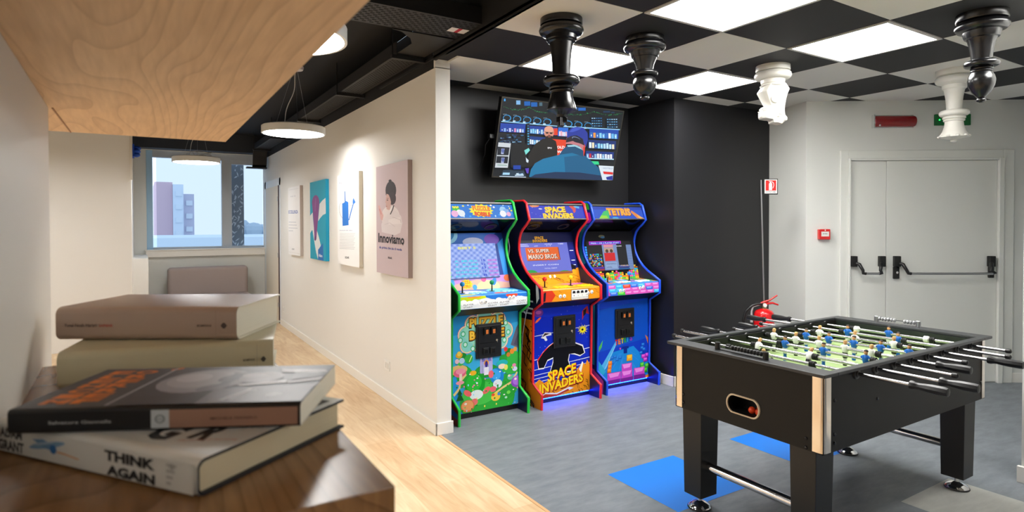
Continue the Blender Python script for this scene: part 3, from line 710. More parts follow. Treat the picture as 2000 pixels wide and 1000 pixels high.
chess('chess_bishop', 0, -2, [(0, 0), (.119, 0), (.120, .036), (.116, .042)]+torus(.125, .070, .027)+[(.088, .100), (.085, .118), (.079, .134), (.070, .138), (.065, .148), (.055, .19), (.047, .250)]+torus(.082, .275, .017)+[(.048, .294)]+torus(.052, .302, .007, 5)+torus(.052, .316, .006, 5)+[(.048, .322), (.060, .345), (.064, .368), (.060, .395), (.046, .425), (.026, .452), (.014, .462)]+torus(.023, .473, .011, 6)+[(.01, .486), (0, .487)],
      CHB, 'black bishop chess piece with pointed head at the upper right, before the white queen')
def queen_x(t, x, y, mt):
    m = M()
    for k in range(10):
        a = 2*PI*k/10; m.ball((x+.088*math.cos(a), y+.088*math.sin(a), HC-.497), .017, None, .010, 10, 6)
    m.build('crown_points', mt, t, smooth=60)
chess('chess_queen', 2, -1, [(0, 0), (.117, 0), (.118, .034), (.115, .040)]+torus(.123, .074, .028)+[(.090, .106), (.078, .112), (.077, .138), (.070, .144), (.065, .150), (.056, .20), (.051, .25), (.049, .296)]+torus(.096, .322, .022)+[(.066, .347)]+torus(.074, .358, .009, 5)+torus(.069, .376, .008, 5)+[(.058, .386), (.062, .42), (.074, .46), (.094, .492), (.094, .503), (.060, .512), (.026, .518), (.014, .522)]+torus(.023, .530, .009, 6)+[(.01, .540), (0, .541)],
      CHW, 'white queen chess piece hanging in front of the green exit sign', queen_x)
def knight_x(t, x, y, mt):
    pts = [(215, 405), (135, 505), (165, 560), (205, 628), (245, 690), (250, 712), (185, 712), (163, 738), (172, 760), (150, 790), (148, 850), (162, 872), (230, 880), (300, 884), (318, 905), (320, 932), (400, 932), (480, 948), (497, 925), (560, 892), (558, 858), (522, 822), (512, 760), (514, 700), (528, 610), (548, 540), (580, 470), (525, 398)]
    P = [((px-354)/2085, -(py-136)/1907) for px, py in pts]
    nv = rt0.cross(ZZ)  # toward the camera
    cxm = .0
    rings = []
    for tt, sc in ((-.078, .70), (-.05, .94), (-.018, 1.0), (.018, 1.0), (.05, .94), (.078, .70)):
        rg = []
        for a, b in P:
            k = min(1, max(0, (-b-.14)/.28)); th = tt*(1.0-.42*k)
            aa = cxm+(a-cxm)*sc; bb = b
            p = Vector((x, y, HC))+rt0*aa+ZZ*bb+nv*th; rg.append(p)
        rings.append(rg)
    m = M(); m.loft(rings); m.build('horse_head', mt, t, smooth=25, bevel=.004)
    def F(px, py, out): return Vector((x, y, HC))+rt0*((px-354)/2085)+ZZ*(-(py-136)/1907)+nv*out
    for sg in (1, -1):
        m = M(); m.ball(F(390, 842, .045*sg), .012); m.build('eye', mt, t, smooth=50)
        m = M(); m.ball(F(255, 822, .046*sg), .007); m.build('nostril', mt, t, smooth=50)
        m = M(); m.lathe([(.030, 0), (.033, .006), (.028, .012), (.024, .010), (0, .010)], F(330, 610, sg*.062), 24, nv*sg); m.build('cheek_disc', mt, t, smooth=50)
        m = M(); m.tube([F(310, 850, .045*sg), F(340, 818, .05*sg), (F(390, 806, .052*sg)), F(440, 818, .05*sg), F(460, 845, .046*sg)], .006, 8); m.build('brow', mt, t, smooth=50)
        m = M(); m.tube([F(165, 765, .036*sg), F(220, 760, .05*sg), F(268, 778, .046*sg)], .005, 8); m.build('lip', mt, t, smooth=50)
chess('chess_knight', 0, 0, [(0, 0), (.117, 0), (.118, .034), (.116, .040)]+torus(.127, .070, .028)+[(.088, .098), (.082, .104), (.081, .128), (.074, .134), (.090, .146), (.085, .152), (0, .155)],
      CHW, 'white knight chess piece hanging near the edge of the black wall', knight_x)

# ================================================================== POSTERS
def canvas(i, lb, side, base, q, draw):
    y0 = (4.295, 5.50, 6.685, 7.945)[i]; y1 = y0+.72; z0, z1 = ((1.085, 1.992), (1.092, 2.0), (1.09, 2.0), (1.09, 2.0))[i]; x = 1.73
    t = thing('wall_canvas', (WX, (y0+y1)/2, z0), lb, 'poster', 'poster canvases on the corridor wall')
    m = M(); m.box(x, y0, z0, WX-.0005, y1, z1); m.build('stretched_canvas', mat('canvas_side_%d' % i, side, .8), t, bevel=.002)
    A = Art((x, y1, z1), (x, y0, z1), (x, y1, z0), q=q, base=base, step=.00004); draw(A); A.build('print', PRINTM, t)
def d_girl(A):
    A.ell('#ddd4d4', 165, 500, 70, 90); A.poly('#d9d0d2', (95, 560), (110, 520), (150, 470), (200, 450), (245, 490), (255, 545), (240, 620), (200, 640), (100, 620))
    A.poly('#e2dadb', (150, 520), (235, 500), (250, 550), (150, 560)); A.line('#b9adb0', [(180, 500), (240, 520), (245, 545)], 3); A.line('#c4b9bc', [(120, 560), (160, 545), (200, 575)], 3)
    A.ell('#332a30', 166, 292, 41, 74); A.ell('#2b2328', 160, 217, 12, 12); A.poly('#332a30', (126, 280), (128, 330), (140, 330), (150, 250)); A.ell('#3a2f36', 176, 355, 30, 50)
    A.poly('#c9a49c', (133, 318), (128, 372), (124, 388), (131, 395), (129, 408), (133, 420), (136, 440), (158, 448), (166, 420), (168, 380), (160, 350), (150, 325)); A.ell('#3a2c30', 141, 368, 6, 4); A.poly('#a0514c', (131, 414), (142, 416), (133, 422)); A.line('#3a2c30', [(136, 356), (150, 354)], 3)
    A.line('#2c2a30', [(190, 408), (182, 440), (164, 480)], 7); A.poly('#ece6e6', (184, 412), (170, 452), (158, 458), (158, 446), (174, 420))
    A.poly('#d3a8a4', (70, 415), (80, 408), (96, 450), (112, 490), (104, 530), (90, 520), (82, 480)); A.poly('#c58f8c', (76, 440), (84, 436), (98, 478), (92, 486))
    A.text('#1c1a26', 'Innoviamo', 74, 700, 270, 712, 74, .035); A.line('#1c1a26', [(76, 640), (78, 690)], 3); A.line('#1c1a26', [(266, 690), (260, 716)], 4)
    A.text('#3d4b9c', 'da prima che sia di moda', 82, 752, 252, 764, 26, .015); A.text('#33313c', 'ROAR', 150, 822, 180, 825, 16, .02)
canvas(0, 'pink canvas of a dark-haired girl in profile, nearest the wall end', '#9c8a86', '#c8b6bb', ((50, 106), (292, 48), (300, 962), (64, 930)), d_girl)
def d_can(A):
    A.text('#4b5c74', 'È giovane chi creare', 100, 190, 244, 156, 24, .005); A.text('#4b5c74', 'e migliorare l\'idea', 118, 222, 222, 204, 18, .005)
    A.poly('#1c6fc4', (128, 376), (150, 364), (156, 350), (164, 352), (186, 364), (190, 580), (134, 588)); A.line('#1c6fc4', [(152, 258), (156, 366)], 9); A.line('#2a4f80', [(153, 258), (157, 366)], 2)
    A.line('#1c6fc4', [(192, 534), (212, 450), (236, 366)], 9); A.poly('#1c6fc4', (230, 320), (253, 366), (236, 382), (224, 370)); A.line('#5c6068', [(188, 398), (226, 396)], 2.5)
    A.line('#5c6068', [(130, 372), (112, 372), (102, 400), (104, 450), (116, 490), (134, 515)], 2.5)
    A.text('#7f92b8', 'Una buona idea cresce', 108, 635, 224, 632, 12, .005)
    for k in range(11): A.line('#b4b8bc', [(110, 656+k*14), (250-(k % 3)*6, 657+k*14)], 3.2)
    A.text('#3b3b44', 'ROAR', 162, 884, 198, 886, 20, .02)
canvas(1, 'white canvas with a blue watering can above lines of text', '#d9d2c2', '#f2f1f0', ((78, 105), (280, 62), (288, 962), (96, 932)), d_can)
def d_bulb(A):
    A.poly('#e9ecef', (318, 470), (345, 430), (352, 520), (365, 640), (340, 625), (322, 660)); A.poly('#e9ecef', (402, 525), (416, 335), (440, 300), (476, 265), (480, 440), (450, 455), (420, 495))
    A.poly('#e9ecef', (345, 625), (390, 620), (412, 700), (430, 780), (404, 930), (385, 860)); A.poly('#1b6fc0', (404, 830), (452, 755), (458, 942), (404, 934)); A.text('#f4f8ff', 'klan', 412, 900, 446, 905, 30, .03)
    A.ell('#8a4a90', 376, 320, 38, 86); A.poly('#8a4a90', (341, 350), (412, 350), (404, 470), (394, 600), (388, 690), (366, 690), (358, 560), (350, 450)); A.poly('#71397a', (366, 690), (388, 690), (386, 722), (376, 740), (366, 728)); A.line('#9c5fa4', [(376, 270), (370, 420)], 8)
canvas(2, 'bright turquoise canvas with a purple light bulb shape', '#1494b8', '#18a6c6', ((312, 88), (476, 50), (482, 942), (328, 926)), d_bulb)
def d_txt(A):
    A.line('#c9c9cc', [(80, 172), (172, 152)], 2.5); A.text('#b8bcc8', 'noi è', 96, 252, 142, 244, 18, .0)
    A.text('#4b68b4', 'ECCELLENZA', 78, 436, 168, 430, 36, .02)
    for k, x in enumerate((152, 158, 165, 124)): A.line('#b4b8c4', [(82, 530+k*32), (x, 527+k*32)], 5)
    A.text('#777781', 'ROAR', 116, 830, 138, 830, 16, .02); A.line('#d4d0c8', [(84, 856), (190, 866)], 2.5)
canvas(3, 'plain white text canvas nearest the corridor door', '#c3b8b2', '#f0efef', ((70, 150), (182, 118), (194, 890), (84, 880)), d_txt)

# ================================================================== SOFA, BLUE FABRIC
t = thing('sofa', (.87, 10.3, 0), 'taupe upholstered seat backrest under the window', 'sofa')
TP = mat('taupe_fabric', '#9f918d', .85, bump=.3, bscale=400)
m = M(); m.box(.33, 10.38, .12, 1.45, 10.60, .84); m.build('backrest', TP, t, bevel=.05, seg=4)
m = M(); m.box(.34, 9.85, .25, 1.44, 10.39, .43); m.build('seat', TP, t, bevel=.03, seg=3)
for x in (.40, 1.34):
    for y in (9.92, 10.50):
        m = M(); m.cyl((x, y, 0), (x, y, .26), .018, 10); m.build('leg', BLKM, t)
m = M()
for k, (yy, zz) in enumerate(((9.45, 2.52), (9.42, 2.47), (9.47, 2.43))):
    m.ball((-.045, yy-.03*k, zz), .055-.006*k, .11, .032, 18, 8)
m.box(-.099, 9.3, 2.40, -.07, 9.6, 2.56)
m.build('fabric_bundle', mat('royal_blue_fabric', '#0f48b0', .6), smooth=60, label='royal blue folded fabric fixed high on the white wall left of the window', cat='fabric')

# ================================================================== ARCADE MACHINES
PROF = [(4.45, 1.69), (4.20, 1.69), (4.165, 1.672), (4.116, 1.533), (4.165, 1.49), (4.215, 1.455), (4.246, 1.422), (4.268, 1.375), (4.277, 1.33), (4.276, 1.285), (4.262, 1.235), (4.238, 1.19), (4.205, 1.145), (4.16, 1.10), (4.095, 1.055), (3.936, .973), (3.936, .86), (4.04, .80), (4.062, .785), (4.072, .188), (3.938, .119), (3.945, .0), (4.45, .0)]
WD = .630
NAVY = mat('navy_laminate', '#0c1238', .35); DKBL = mat('dark_interior', '#101316', .4)
def gloss(c): return mat('gloss_'+c, c, .3)
def arcade(x0, lb, trimc, sidec, art, led, dy=0, WD=WD):
    x1 = x0+WD; xc = (x0+x1)/2
    t = thing('arcade_machine', (xc, 4.2, 0), lb, 'arcade machine', 'arcade machines standing in a row in the black alcove')
    pr = [(y+(dy if y < 4.4 else 0), z) for y, z in PROF]
    for s_, (a, b) in enumerate(((x0, x0+.018), (x1-.018, x1))):
        m = M(); m.prism(pr, 'x', a, b); sp = m.build('side_panel', sidec if s_ == 0 else NAVY, t)
        m = M(); m.tube([((a+b)/2, y-.002, z) for y, z in pr[:-1]], .0115, 8); m.build('edge_trim', mat('trim_'+trimc, trimc, .3), sp, smooth=50, label=None)
        if s_ == 0 and art.get('side'):
            A = Art((a-.0002, 4.45, 1.69), (a-.0002, 3.93+dy, 1.69), (a-.0002, 4.45, 0), q=((0, 0), (.52, 0), (.52, 1.69), (0, 1.69)), base=None, lift=.0004)
            fe = [(4.45-y, 1.69-z) for y, z in pr[1:-1]]
            A.slabs = [[(0, z0/1.69), (y0/.52, z0/1.69), (y1/.52, z1/1.69), (0, z1/1.69)] for (y0, z0), (y1, z1) in zip(fe[:-1], fe[1:]) if z1-z0 > 1e-5]
            A.clip = False; art['side'](A); A.build('side_graphic', PRINTG, sp)
    xa, xb = x0+.018, x1-.018
    Y = lambda y: y+dy
    m = M(); m.box(xa, Y(4.17), 1.655, xb, 4.45, 1.675); m.box(xa, 4.43, .02, xb, 4.45, 1.66); m.build('back_and_top', DKBL, t)
    # marquee
    ma, mb = Vector((0, Y(4.176), 1.664)), Vector((0, Y(4.128), 1.545))
    m = M(); m.prism([(Y(4.182), 1.664), (Y(4.20), 1.66), (Y(4.15), 1.54), (Y(4.134), 1.545)], 'x', xa, xb); mq = m.build('marquee', DKBL, t)
    A = Art((xa, ma.y, ma.z), (xb, ma.y, ma.z), (xa, mb.y, mb.z), base=None); art['marquee'](A); A.build('lit_print', BACKLIT, mq)
    for (yy, zz) in ((Y(4.174), 1.668), (Y(4.122), 1.541)):
        m = M(); m.box(xa, yy-.006, zz-.004, xb, yy+.012, zz+.005); m.build('retainer', ALU, mq)
    # speaker panel
    m = M(); m.prism([(Y(4.135), 1.535), (Y(4.16), 1.545), (4.40, 1.43), (4.385, 1.412)], 'x', xa, xb); sp = m.build('speaker_panel', BLKG, t)
    for sx_ in (.14, .46):
        m = M(); m.lathe([(.052, 0), (.056, .004), (.050, .006), (.046, .002), (0, .001)], (x0+sx_, Y(4.255), 1.478), 28, (0, -.43, -.90)); m.build('speaker_grille', BLKM, sp, smooth=40)
    # bezel and screen
    b0, b1 = Vector((0, 4.335, 1.425)), Vector((0, Y(4.198), .972))
    n_ = Vector((0, -(b0.z-b1.z), b0.y-b1.y)).normalized(); d_ = (b1-b0)
    m = M(); m.prism([(b0.y, b0.z), (b0.y+.02, b0.z), (b1.y+.02, b1.z), (b1.y, b1.z)], 'x', xa, xb); m.build('monitor_bezel_backing', DKBL, t)
    A = Art((xa, b0.y, b0.z), (xb, b0.y, b0.z), (xa, b1.y, b1.z), base=None); art['bezel'](A); bz = A.build('bezel', PRINTG, t)
    s0, s1, u0, u1 = art['screen_box']
    q = lambda u, v: (xa+(xb-xa)*u, b0.y+d_.y*v-.0045, b0.z+d_.z*v)
    A = Art(q(u0, s0), q(u1, s0), q(u0, s1), base=None, step=.00002); art['screen'](A); A.build('game_screen', SCREEN, t)
    # control panel
    cp = [(Y(4.20), .975), (Y(3.95), .966), (Y(3.942), .958), (Y(3.942), .866), (Y(3.95), .862), (Y(4.20), .862)]
    m = M(); m.prism(cp, 'x', xa, xb); cpn = m.build('control_panel', gloss(art['cp_base']), t)
    A = Art((xa, Y(4.20), .9755), (xb, Y(4.20), .9755), (xa, Y(3.95), .9665), base=None); art['deck'](A); A.build('deck_graphic', PRINTG, cpn)
    A = Art((xa, Y(3.9415), .957), (xb, Y(3.9415), .957), (xa, Y(3.9415), .866), base=None); art['front'](A); A.build('front_graphic', PRINTG, cpn)
    for k, (jx, jc) in enumerate(art['sticks']):
        X_ = x0+jx; m = M(); m.lathe([(.022, 0), (.022, .003), (.006, .004), (.005, .055)], (X_, Y(4.07), .971), 18); m.m = 1; m.ball((X_, Y(4.07), 1.04), .019, n=18)
        m.build('joystick', [BLKP, gloss(jc)], cpn, smooth=50)
    for (bx, by, bc) in art['buttons']:
        m = M(); m.lathe([(.0165, 0), (.0165, .004), (.013, .006), (.0125, .009), (0, .0095)], (x0+bx, Y(3.942+by), .9665+by*.036), 18); m.build('button', gloss(bc), cpn, smooth=40)
    for bx, bz_ in art['starts']:
        m = M(); m.lathe([(.0155, 0), (.0155, .003), (.012, .006), (0, .0065)], (x0+bx, Y(3.9415), bz_), 18, (0, -1, 0)); m.m = 1
        m.ball((x0+bx, Y(3.9345), bz_), .0045, .002, .0045, 8, 6)
        m.build('start_button', [WPLAST, gloss('#5a6a8a')], cpn, smooth=40)
    m = M(); m.prism([(Y(3.95), .861), (Y(4.20), .861), (Y(4.20), .80), (Y(4.06), .80)], 'x', xa, xb); m.build('underside_panel', DKBL, t)
    # front panel and coin door
    m = M(); m.box(xa, Y(4.078), .045, xb, Y(4.095), .80); fp = m.build('front_panel', DKBL, t)
    A = Art((xa, Y(4.0775), .80), (xb, Y(4.0775), .80), (xa, Y(4.0775), .045), base=None, step=.00004); art['panel'](A); A.build('panel_graphic', PRINTG, fp)
    m = M(); m.box(xa, Y(4.09), .0, xb, Y(4.11), .045); m.build('kick_plate', BLKM, t)
    cx0, cx1, cz0, cz1 = x0+.218, x0+.448, .452, .722; cy = Y(4.070)
    m = M(); m.box(cx0, cy-.010, cz0, cx1, cy+.004, cz1); cd = m.build('coin_door', BLKM, t, bevel=.012, seg=3)
    m = M(); m.box(cx0+.016, cy-.015, cz0+.016, cx1-.016, cy-.009, cz1-.016); m.build('door_plate', BLKP, cd, bevel=.004)
    for k in (0, 1):
        a = cx0+.062+k*.062
        m = M(); m.box(a, cy-.030, cz1-.088, a+.05, cy-.014, cz1-.03); m.m = 1; m.box(a+.014, cy-.0315, cz1-.078, a+.036, cy-.029, cz1-.045); m.build('coin_slot', [BLKG, mat('amber_coin_label', '#b9652a', .35, emit=.35)], cd, bevel=.003)
        m = M(); m.box(a-.006, cy-.026, cz0+.032, a+.044, cy-.014, cz0+.082); m.m = 1; m.box(a+.004, cy-.0275, cz0+.042, a+.034, cy-.025, cz0+.072); m.build('return_cup', [BLKP, BLKG], cd, bevel=.002)
    m = M(); m.lathe([(.009, 0), (.009, .006), (0, .006)], (cx1-.05, cy-.014, cz0+.135), 14, (0, -1, 0)); m.box(cx1-.052, cy-.026, cz0+.118, cx1-.047, cy-.018, cz0+.142); m.build('door_lock', CHROME, cd)
    m = M(); m.box(cx0+.03, cy-.017, cz0+.118, cx0+.16, cy-.0145, cz0+.121); m.build('seam', BLKG, cd)
    if led:
        L = mat('blue_led', '#0a2cff', .4, emit=55)
        m = M(); m.box(xa+.01, Y(4.079), .0365, xb-.01, Y(4.089), .0445); m.build('led_strip', L, t)
        m = M(); m.box(xa+.01, Y(4.085), .793, xb-.01, Y(4.10), .799); m.build('led_strip', L, t)
    return t

# ---- machine 1: bubbles
def mq1(A):
    A.rect('#0b78d8', 0, 0, 1, 1); r = random.Random(3)
    for k in range(26): A.ell(r.choice(['#ffffff', '#f4e640', '#3fb0ff', '#bfe8ff']), r.uniform(.02, .98), r.uniform(.08, .92), r.uniform(.006, .018), r.uniform(.03, .08))
    for (x, y, rx, cc) in ((.13, .45, .055, '#39c13a'), (.17, .62, .04, '#f2f6f8'), (.10, .72, .05, '#f0b4dc'), (.20, .70, .05, '#e8eef4'), (.84, .42, .05, '#9fd0f4'), (.88, .58, .05, '#7fb0ee'), (.83, .70, .05, '#f4f6fa'), (.92, .72, .035, '#f0b0d8')):
        A.ell(cc, x, y, rx, rx*4.4)
    for k in range(5): A.ell('#f4e640', .09+.018*k, .28+.04*(k % 2), .012, .06)
    A.star('#f8ec20', .5, .5, .15, .19, 13, 2.4); A.text('#e8560a', 'PUZZLE', .375, .50, .635, .55, .33, .08); A.text('#e8560a', 'BOBBLE', .39, .86, .63, .92, .31, .08); A.text('#ffb43a', 'PUZZLE', .388, .485, .622, .535, .28, .01)
def bz1(A):
    A.rect('#1c3c8c', 0, 0, 1, 1); A.poly('#2f6fd0', (0, 0), (.9, 0), (.7, .2), (0, .2)); A.ell('#8fd4f4', .14, .02, .16, .17); A.ell('#2a86c8', .12, 0, .13, .14); A.ell('#c8d4f8', .52, .16, .16, .08); A.ell('#7a54c8', .82, .12, .12, .10)
    A.poly('#2f8fe0', (.9, .2), (1, .1), (1, .8), (.93, .8)); A.poly('#c890d8', (0, .78), (1, .76), (1, 1), (0, 1)); A.poly('#f0b8a0', (.1, .9), (.5, .82), (1, .9), (1, 1), (.1, 1))
    A.ell('#f8e2a0', .66, .96, .18, .12); A.ell('#4fb0e8', .04, .86, .12, .12); A.ell('#f0609c', .60, .82, .04, .05); A.ell('#3f86e0', .76, .87, .035, .07, .3); A.ell('#f07a4a', .98, .82, .06, .06)
    A.star('#f8e020', .33, .89, .075, .10, 11, .9); A.text('#e8641a', 'PUZZLE', .27, .885, .39, .885, .05, .03); A.text('#e8641a', 'BOBBLE', .275, .95, .385, .95, .05, .03); A.ell('#4aa8e0', .45, .95, .035, .045)
def sc1(A):
    A.rect('#8fa8ec', 0, 0, 1, 1)
    for i in range(18):
        for j in range(13): A.ell('#6f8be0' if (i+j) % 2 else '#a9bdf4', (i+.5)/18, (j+.5)/13, .022, .030, n=8)
    A.text('#f2ee60', 'BEST 5', .30, .16, .62, .16, .07, .03)
    nums = ['15', '12', '13', '17', '8']
    for k in range(5):
        y = .53+k*.105
        A.text('#30e060', ['1ST', '2ND', '3RD', '4TH', '5TH'][k], .02, y, .12, y, .06, .02)
        A.text('#38d8f0', ['A. MURA', 'T. KURI', 'SUGIYAMA', 'SHIRASU', 'KUROTAKI'][k], .20, y, .62, y, .06, .02); A.text('#2040d0', nums[k], .69, y, .76, y, .07, .03); A.text('#e058e0', ['ROUND', 'ROUND', 'ROUND', 'ROUND', 'ROUND'][k], .81, y, .98, y, .06, .02)
    A.line('#1a1a28', [(0, .992), (1, .992)], .016)
def deck1(A):
    A.rect('#2a86e0', 0, 0, 1, 1); A.poly('#1c5fc0', (0, .3), (.3, .1), (.6, .4), (1, .2), (1, 0), (0, 0)); A.ell('#f4f8ff', .3, .5, .18, .3); A.ell('#58d0e8', .75, .45, .22, .4); A.ell('#f06040', .62, .95, .1, .16); A.ell('#e8e020', .12, .98, .14, .14)
def front1(A):
    A.rect('#dfe4ea', 0, 0, 1, 1); A.poly('#2a78d8', (.3, 0), (1, 0), (1, .35), (.85, .2), (.75, .5), (.6, .3), (.5, .4), (.4, .2)); A.poly('#c8d820', (0, 0), (.36, 0), (.38, .18), (.2, .34), (.05, .4), (0, .55)); A.ell('#e85030', .76, .08, .09, .2); A.ell('#f0a030', .2, .04, .1, .12)
    for k in range(12): A.ell('#f2f4f8', .05+.085*k, .45+.1*(k % 2), .05, .22)
    for x, a, b in ((.05, 'PLAYER', 'START'), (.40, 'COIN', 'SELECT'), (.58, 'PLAYER', 'START'), (.83, 'COIN', 'SELECT')):
        A.text('#3a3a48', a, x, .72, x+.14, .70, .13, .0); A.text('#3a3a48', b, x, .92, x+.13, .90, .12, .0)
def panel1(A):
    r = random.Random(5)
    A.rect('#3fb4ec', 0, 0, 1, 1); A.poly('#2a98dc', (0, 0), (1, 0), (1, .12), (0, .2)); 
    A.poly('#6a6a80', (.88, .36), (.97, .18), (1.05, .1), (1.05, .42)); A.poly('#54546c', (.93, .36), (1, .24), (1.05, .4))
    for i_, (rr, cc) in enumerate(((1.0, '#e86a50'), (.95, '#f8f4ec'), (.86, '#f0c860'), (.80, '#8fe0d8'))):
        for (x, y, q) in ((.20, .20, .12), (.30, .10, .12), (.48, .06, .14), (.68, .09, .13), (.80, .20, .12), (.72, .30, .12), (.22, .31, .11), (.45, .28, .18)):
            A.ell(cc, x, y, q*rr, q*rr*.78)
    A.ell('#9fe8d0', .5, .18, .34, .15)
    for (x, y) in ((.16, .19), (.19, .30), (.24, .10), (.84, .22), (.78, .30), (.80, .12), (.12, .25), (.30, .35)): A.ell('#4cc88c', x, y, .035, .03); A.ell('#d8f8f0', x, y, .022, .019)
    for (t_, x0_, x1_, y_) in (('PUZZLE', .25, .76, .135), ('BOBBLE', .25, .78, .265)):
        A.text('#2a1a10', t_, x0_-.010, y_+.012, x1_+.014, y_+.008, .118, .10); A.text('#f5a82a', t_, x0_, y_, x1_, y_-.004, .098, .06); A.text('#fbd04a', t_, x0_+.006, y_-.010, x1_-.006, y_-.014, .078, .03)
    # landscape
    A.ell('#2fae3e', .10, .62, .20, .12); A.ell('#39b84a', .9, .55, .22, .12); A.ell('#2a9a38', .5, .60, .18, .07); A.ell('#e8c07a', .09, .55, .13, .05)
    for (x, y, q, cc) in ((.16, .42, .05, '#1f8a34'), (.24, .45, .06, '#37b648'), (.12, .47, .05, '#49c458'), (.85, .44, .06, '#1f8a34'), (.93, .48, .07, '#3cb84a'), (.76, .50, .06, '#2ca040'), (.80, .40, .03, '#e83a3a'), (.90, .43, .035, '#f09030'), (.84, .46, .03, '#d88038'), (.95, .41, .03, '#e8a050')): A.ell(cc, x, y, q, q*.8)
    A.ell('#e8b030', .10, .40, .05, .03); A.ell('#f4d860', .10, .385, .03, .025); A.ell('#b8d8f8', .14, .46, .04, .03); A.ell('#f0c8d8', .07, .46, .03, .025)
    # castle
    for (x, y0_, y1_, w_) in ((.42, .46, .62, .03), (.50, .44, .62, .05), (.58, .46, .62, .03), (.46, .50, .62, .04), (.55, .50, .62, .04)): A.rect('#b9b4e8', x-w_/2, y0_, x+w_/2, y1_); A.poly('#8078d0', (x-w_/2-.01, y0_), (x, y0_-.05), (x+w_/2+.01, y0_))
    A.ell('#f0a020', .50, .515, .035, .03); A.ell('#3a2a88', .50, .53, .022, .035); A.rect('#e8e8f4', .465, .56, .535, .64)
    A.poly('#2a9ae8', (0, .62), (.05, .60), (.12, .78), (.2, .98), (.24, 1), (0, 1)); A.poly('#2878d8', (.1, .80), (.3, .84), (.36, 1), (.12, 1))
    A.ell('#33b040', .52, .90, .42, .22); A.ell('#4cc850', .40, .82, .26, .12); A.ell('#2fa83c', .78, .80, .20, .14); A.line('#ecd08a', [(.02, .80), (.10, .74), (.12, .66), (.2, .60)], .028); A.line('#ecd08a', [(.6, .86), (.75, .80), (.88, .76), (.98, .66)], .022)
    # generic garden in the middle: big green bush, blue balloon, bubbles, mushrooms, flowers
    A.ell('#18a02c', .33, .72, .15, .125); A.ell('#2cc23c', .31, .70, .12, .09); A.ell('#f2b92a', .30, .60, .05, .025); A.ell('#e8f4f4', .35, .83, .10, .05); A.ell('#f06a6a', .22, .80, .06, .03, .4); A.ell('#f06a6a', .50, .80, .06, .03, -.4); A.ell('#f07878', .32, .90, .05, .035)
    A.ell('#1c86d8', .66, .67, .11, .085, .3); A.ell('#3fa8f0', .64, .65, .08, .055, .3); A.ell('#e4f2f8', .67, .75, .07, .045); A.ell('#f06a78', .57, .64, .04, .04); A.ell('#f06a78', .60, .80, .05, .03)
    A.ell('#e86a8c', .11, .58, .09, .045); A.ell('#f49ab4', .12, .565, .07, .03); A.rect('#f4e2d0', .10, .59, .14, .66); A.ell('#f0a0b0', .11, .68, .06, .02); A.ell('#2ab8c0', .74, .54, .09, .035); A.ell('#f4e0c8', .74, .575, .06, .028); A.ell('#e8e068', .80, .59, .03, .03)
    for (x, y, q, cc) in ((.22, .93, .10, '#e0784a'), (.22, .925, .085, '#f0a46a'), (.98, .76, .10, '#8a4ac0'), (.985, .75, .08, '#b070e0'), (.87, .70, .05, '#6ac8a0'), (.94, .62, .04, '#d8d8f8'), (.93, .58, .03, '#e888b8'), (.64, .885, .07, '#f4d048'), (.60, .86, .025, '#e85a3a'), (.69, .86, .025, '#3a8ae8'), (.84, .86, .03, '#7ae058'), (.80, .91, .02, '#bff0c0')): A.ell(cc, x, y, q, q*.62)
    for (x, y) in ((.19, .905), (.95, .73), (.85, .685)): A.ell('#fbe8dc', x, y, .02, .012)
    for k in range(60):
        x, y = r.uniform(0, 1), r.uniform(.60, 1); A.ell(r.choice(['#f8e060', '#f08ab0', '#ffffff', '#58d868', '#1c9030', '#8fe0ff', '#168a2a']), x, y, r.uniform(.006, .016), r.uniform(.004, .012), n=8)
    A.poly('#1c5c28', (.10, .74), (.14, .80), (.12, .80), (.16, .86), (.05, .86), (.09, .80), (.07, .80)); A.line('#d8f0a0', [(.24, .48), (.28, .42)], .012)
btn1 = [(.11+.038*k+.0, .05+.035*r_, '#bfe8f4' if k % 2 else '#8fd8e8') for r_ in (0, 1) for k in range(4)]
btn1 = [(.155+.036*k, .055+.034*r_, '#a8e8ec') for r_ in (0, 1) for k in range(4)]+[(.435+.036*k, .055+.034*r_, '#9fe0f4') for r_ in (0, 1) for k in range(4)]
def side1(A):
    A.poly('#1f7a34', (.36, 1.1), (.38, 1.1), (.38, 1.5), (.30, 1.5)); A.poly('#8a3a2c', (.30, 1.5), (.51, 1.5), (.51, 1.69), (.30, 1.69)); A.poly('#2a6fc0', (.36, 1.56), (.5, 1.60), (.5, 1.64), (.36, 1.62))
arcade(1.972, 'arcade machine with green edges and puzzle bubble artwork, left of the row', '#22c045', gloss('#1f6a3c'),
       dict(marquee=mq1, bezel=bz1, screen=sc1, screen_box=(.19, .80, .02, .86), deck=deck1, front=front1, panel=panel1, cp_base='#2a86e0',
            sticks=[(.105, '#1f88c8'), (.365, '#14985a')], buttons=btn1, starts=[(.20, .912), (.235, .915), (.45, .928), (.485, .93)], side=side1), False)

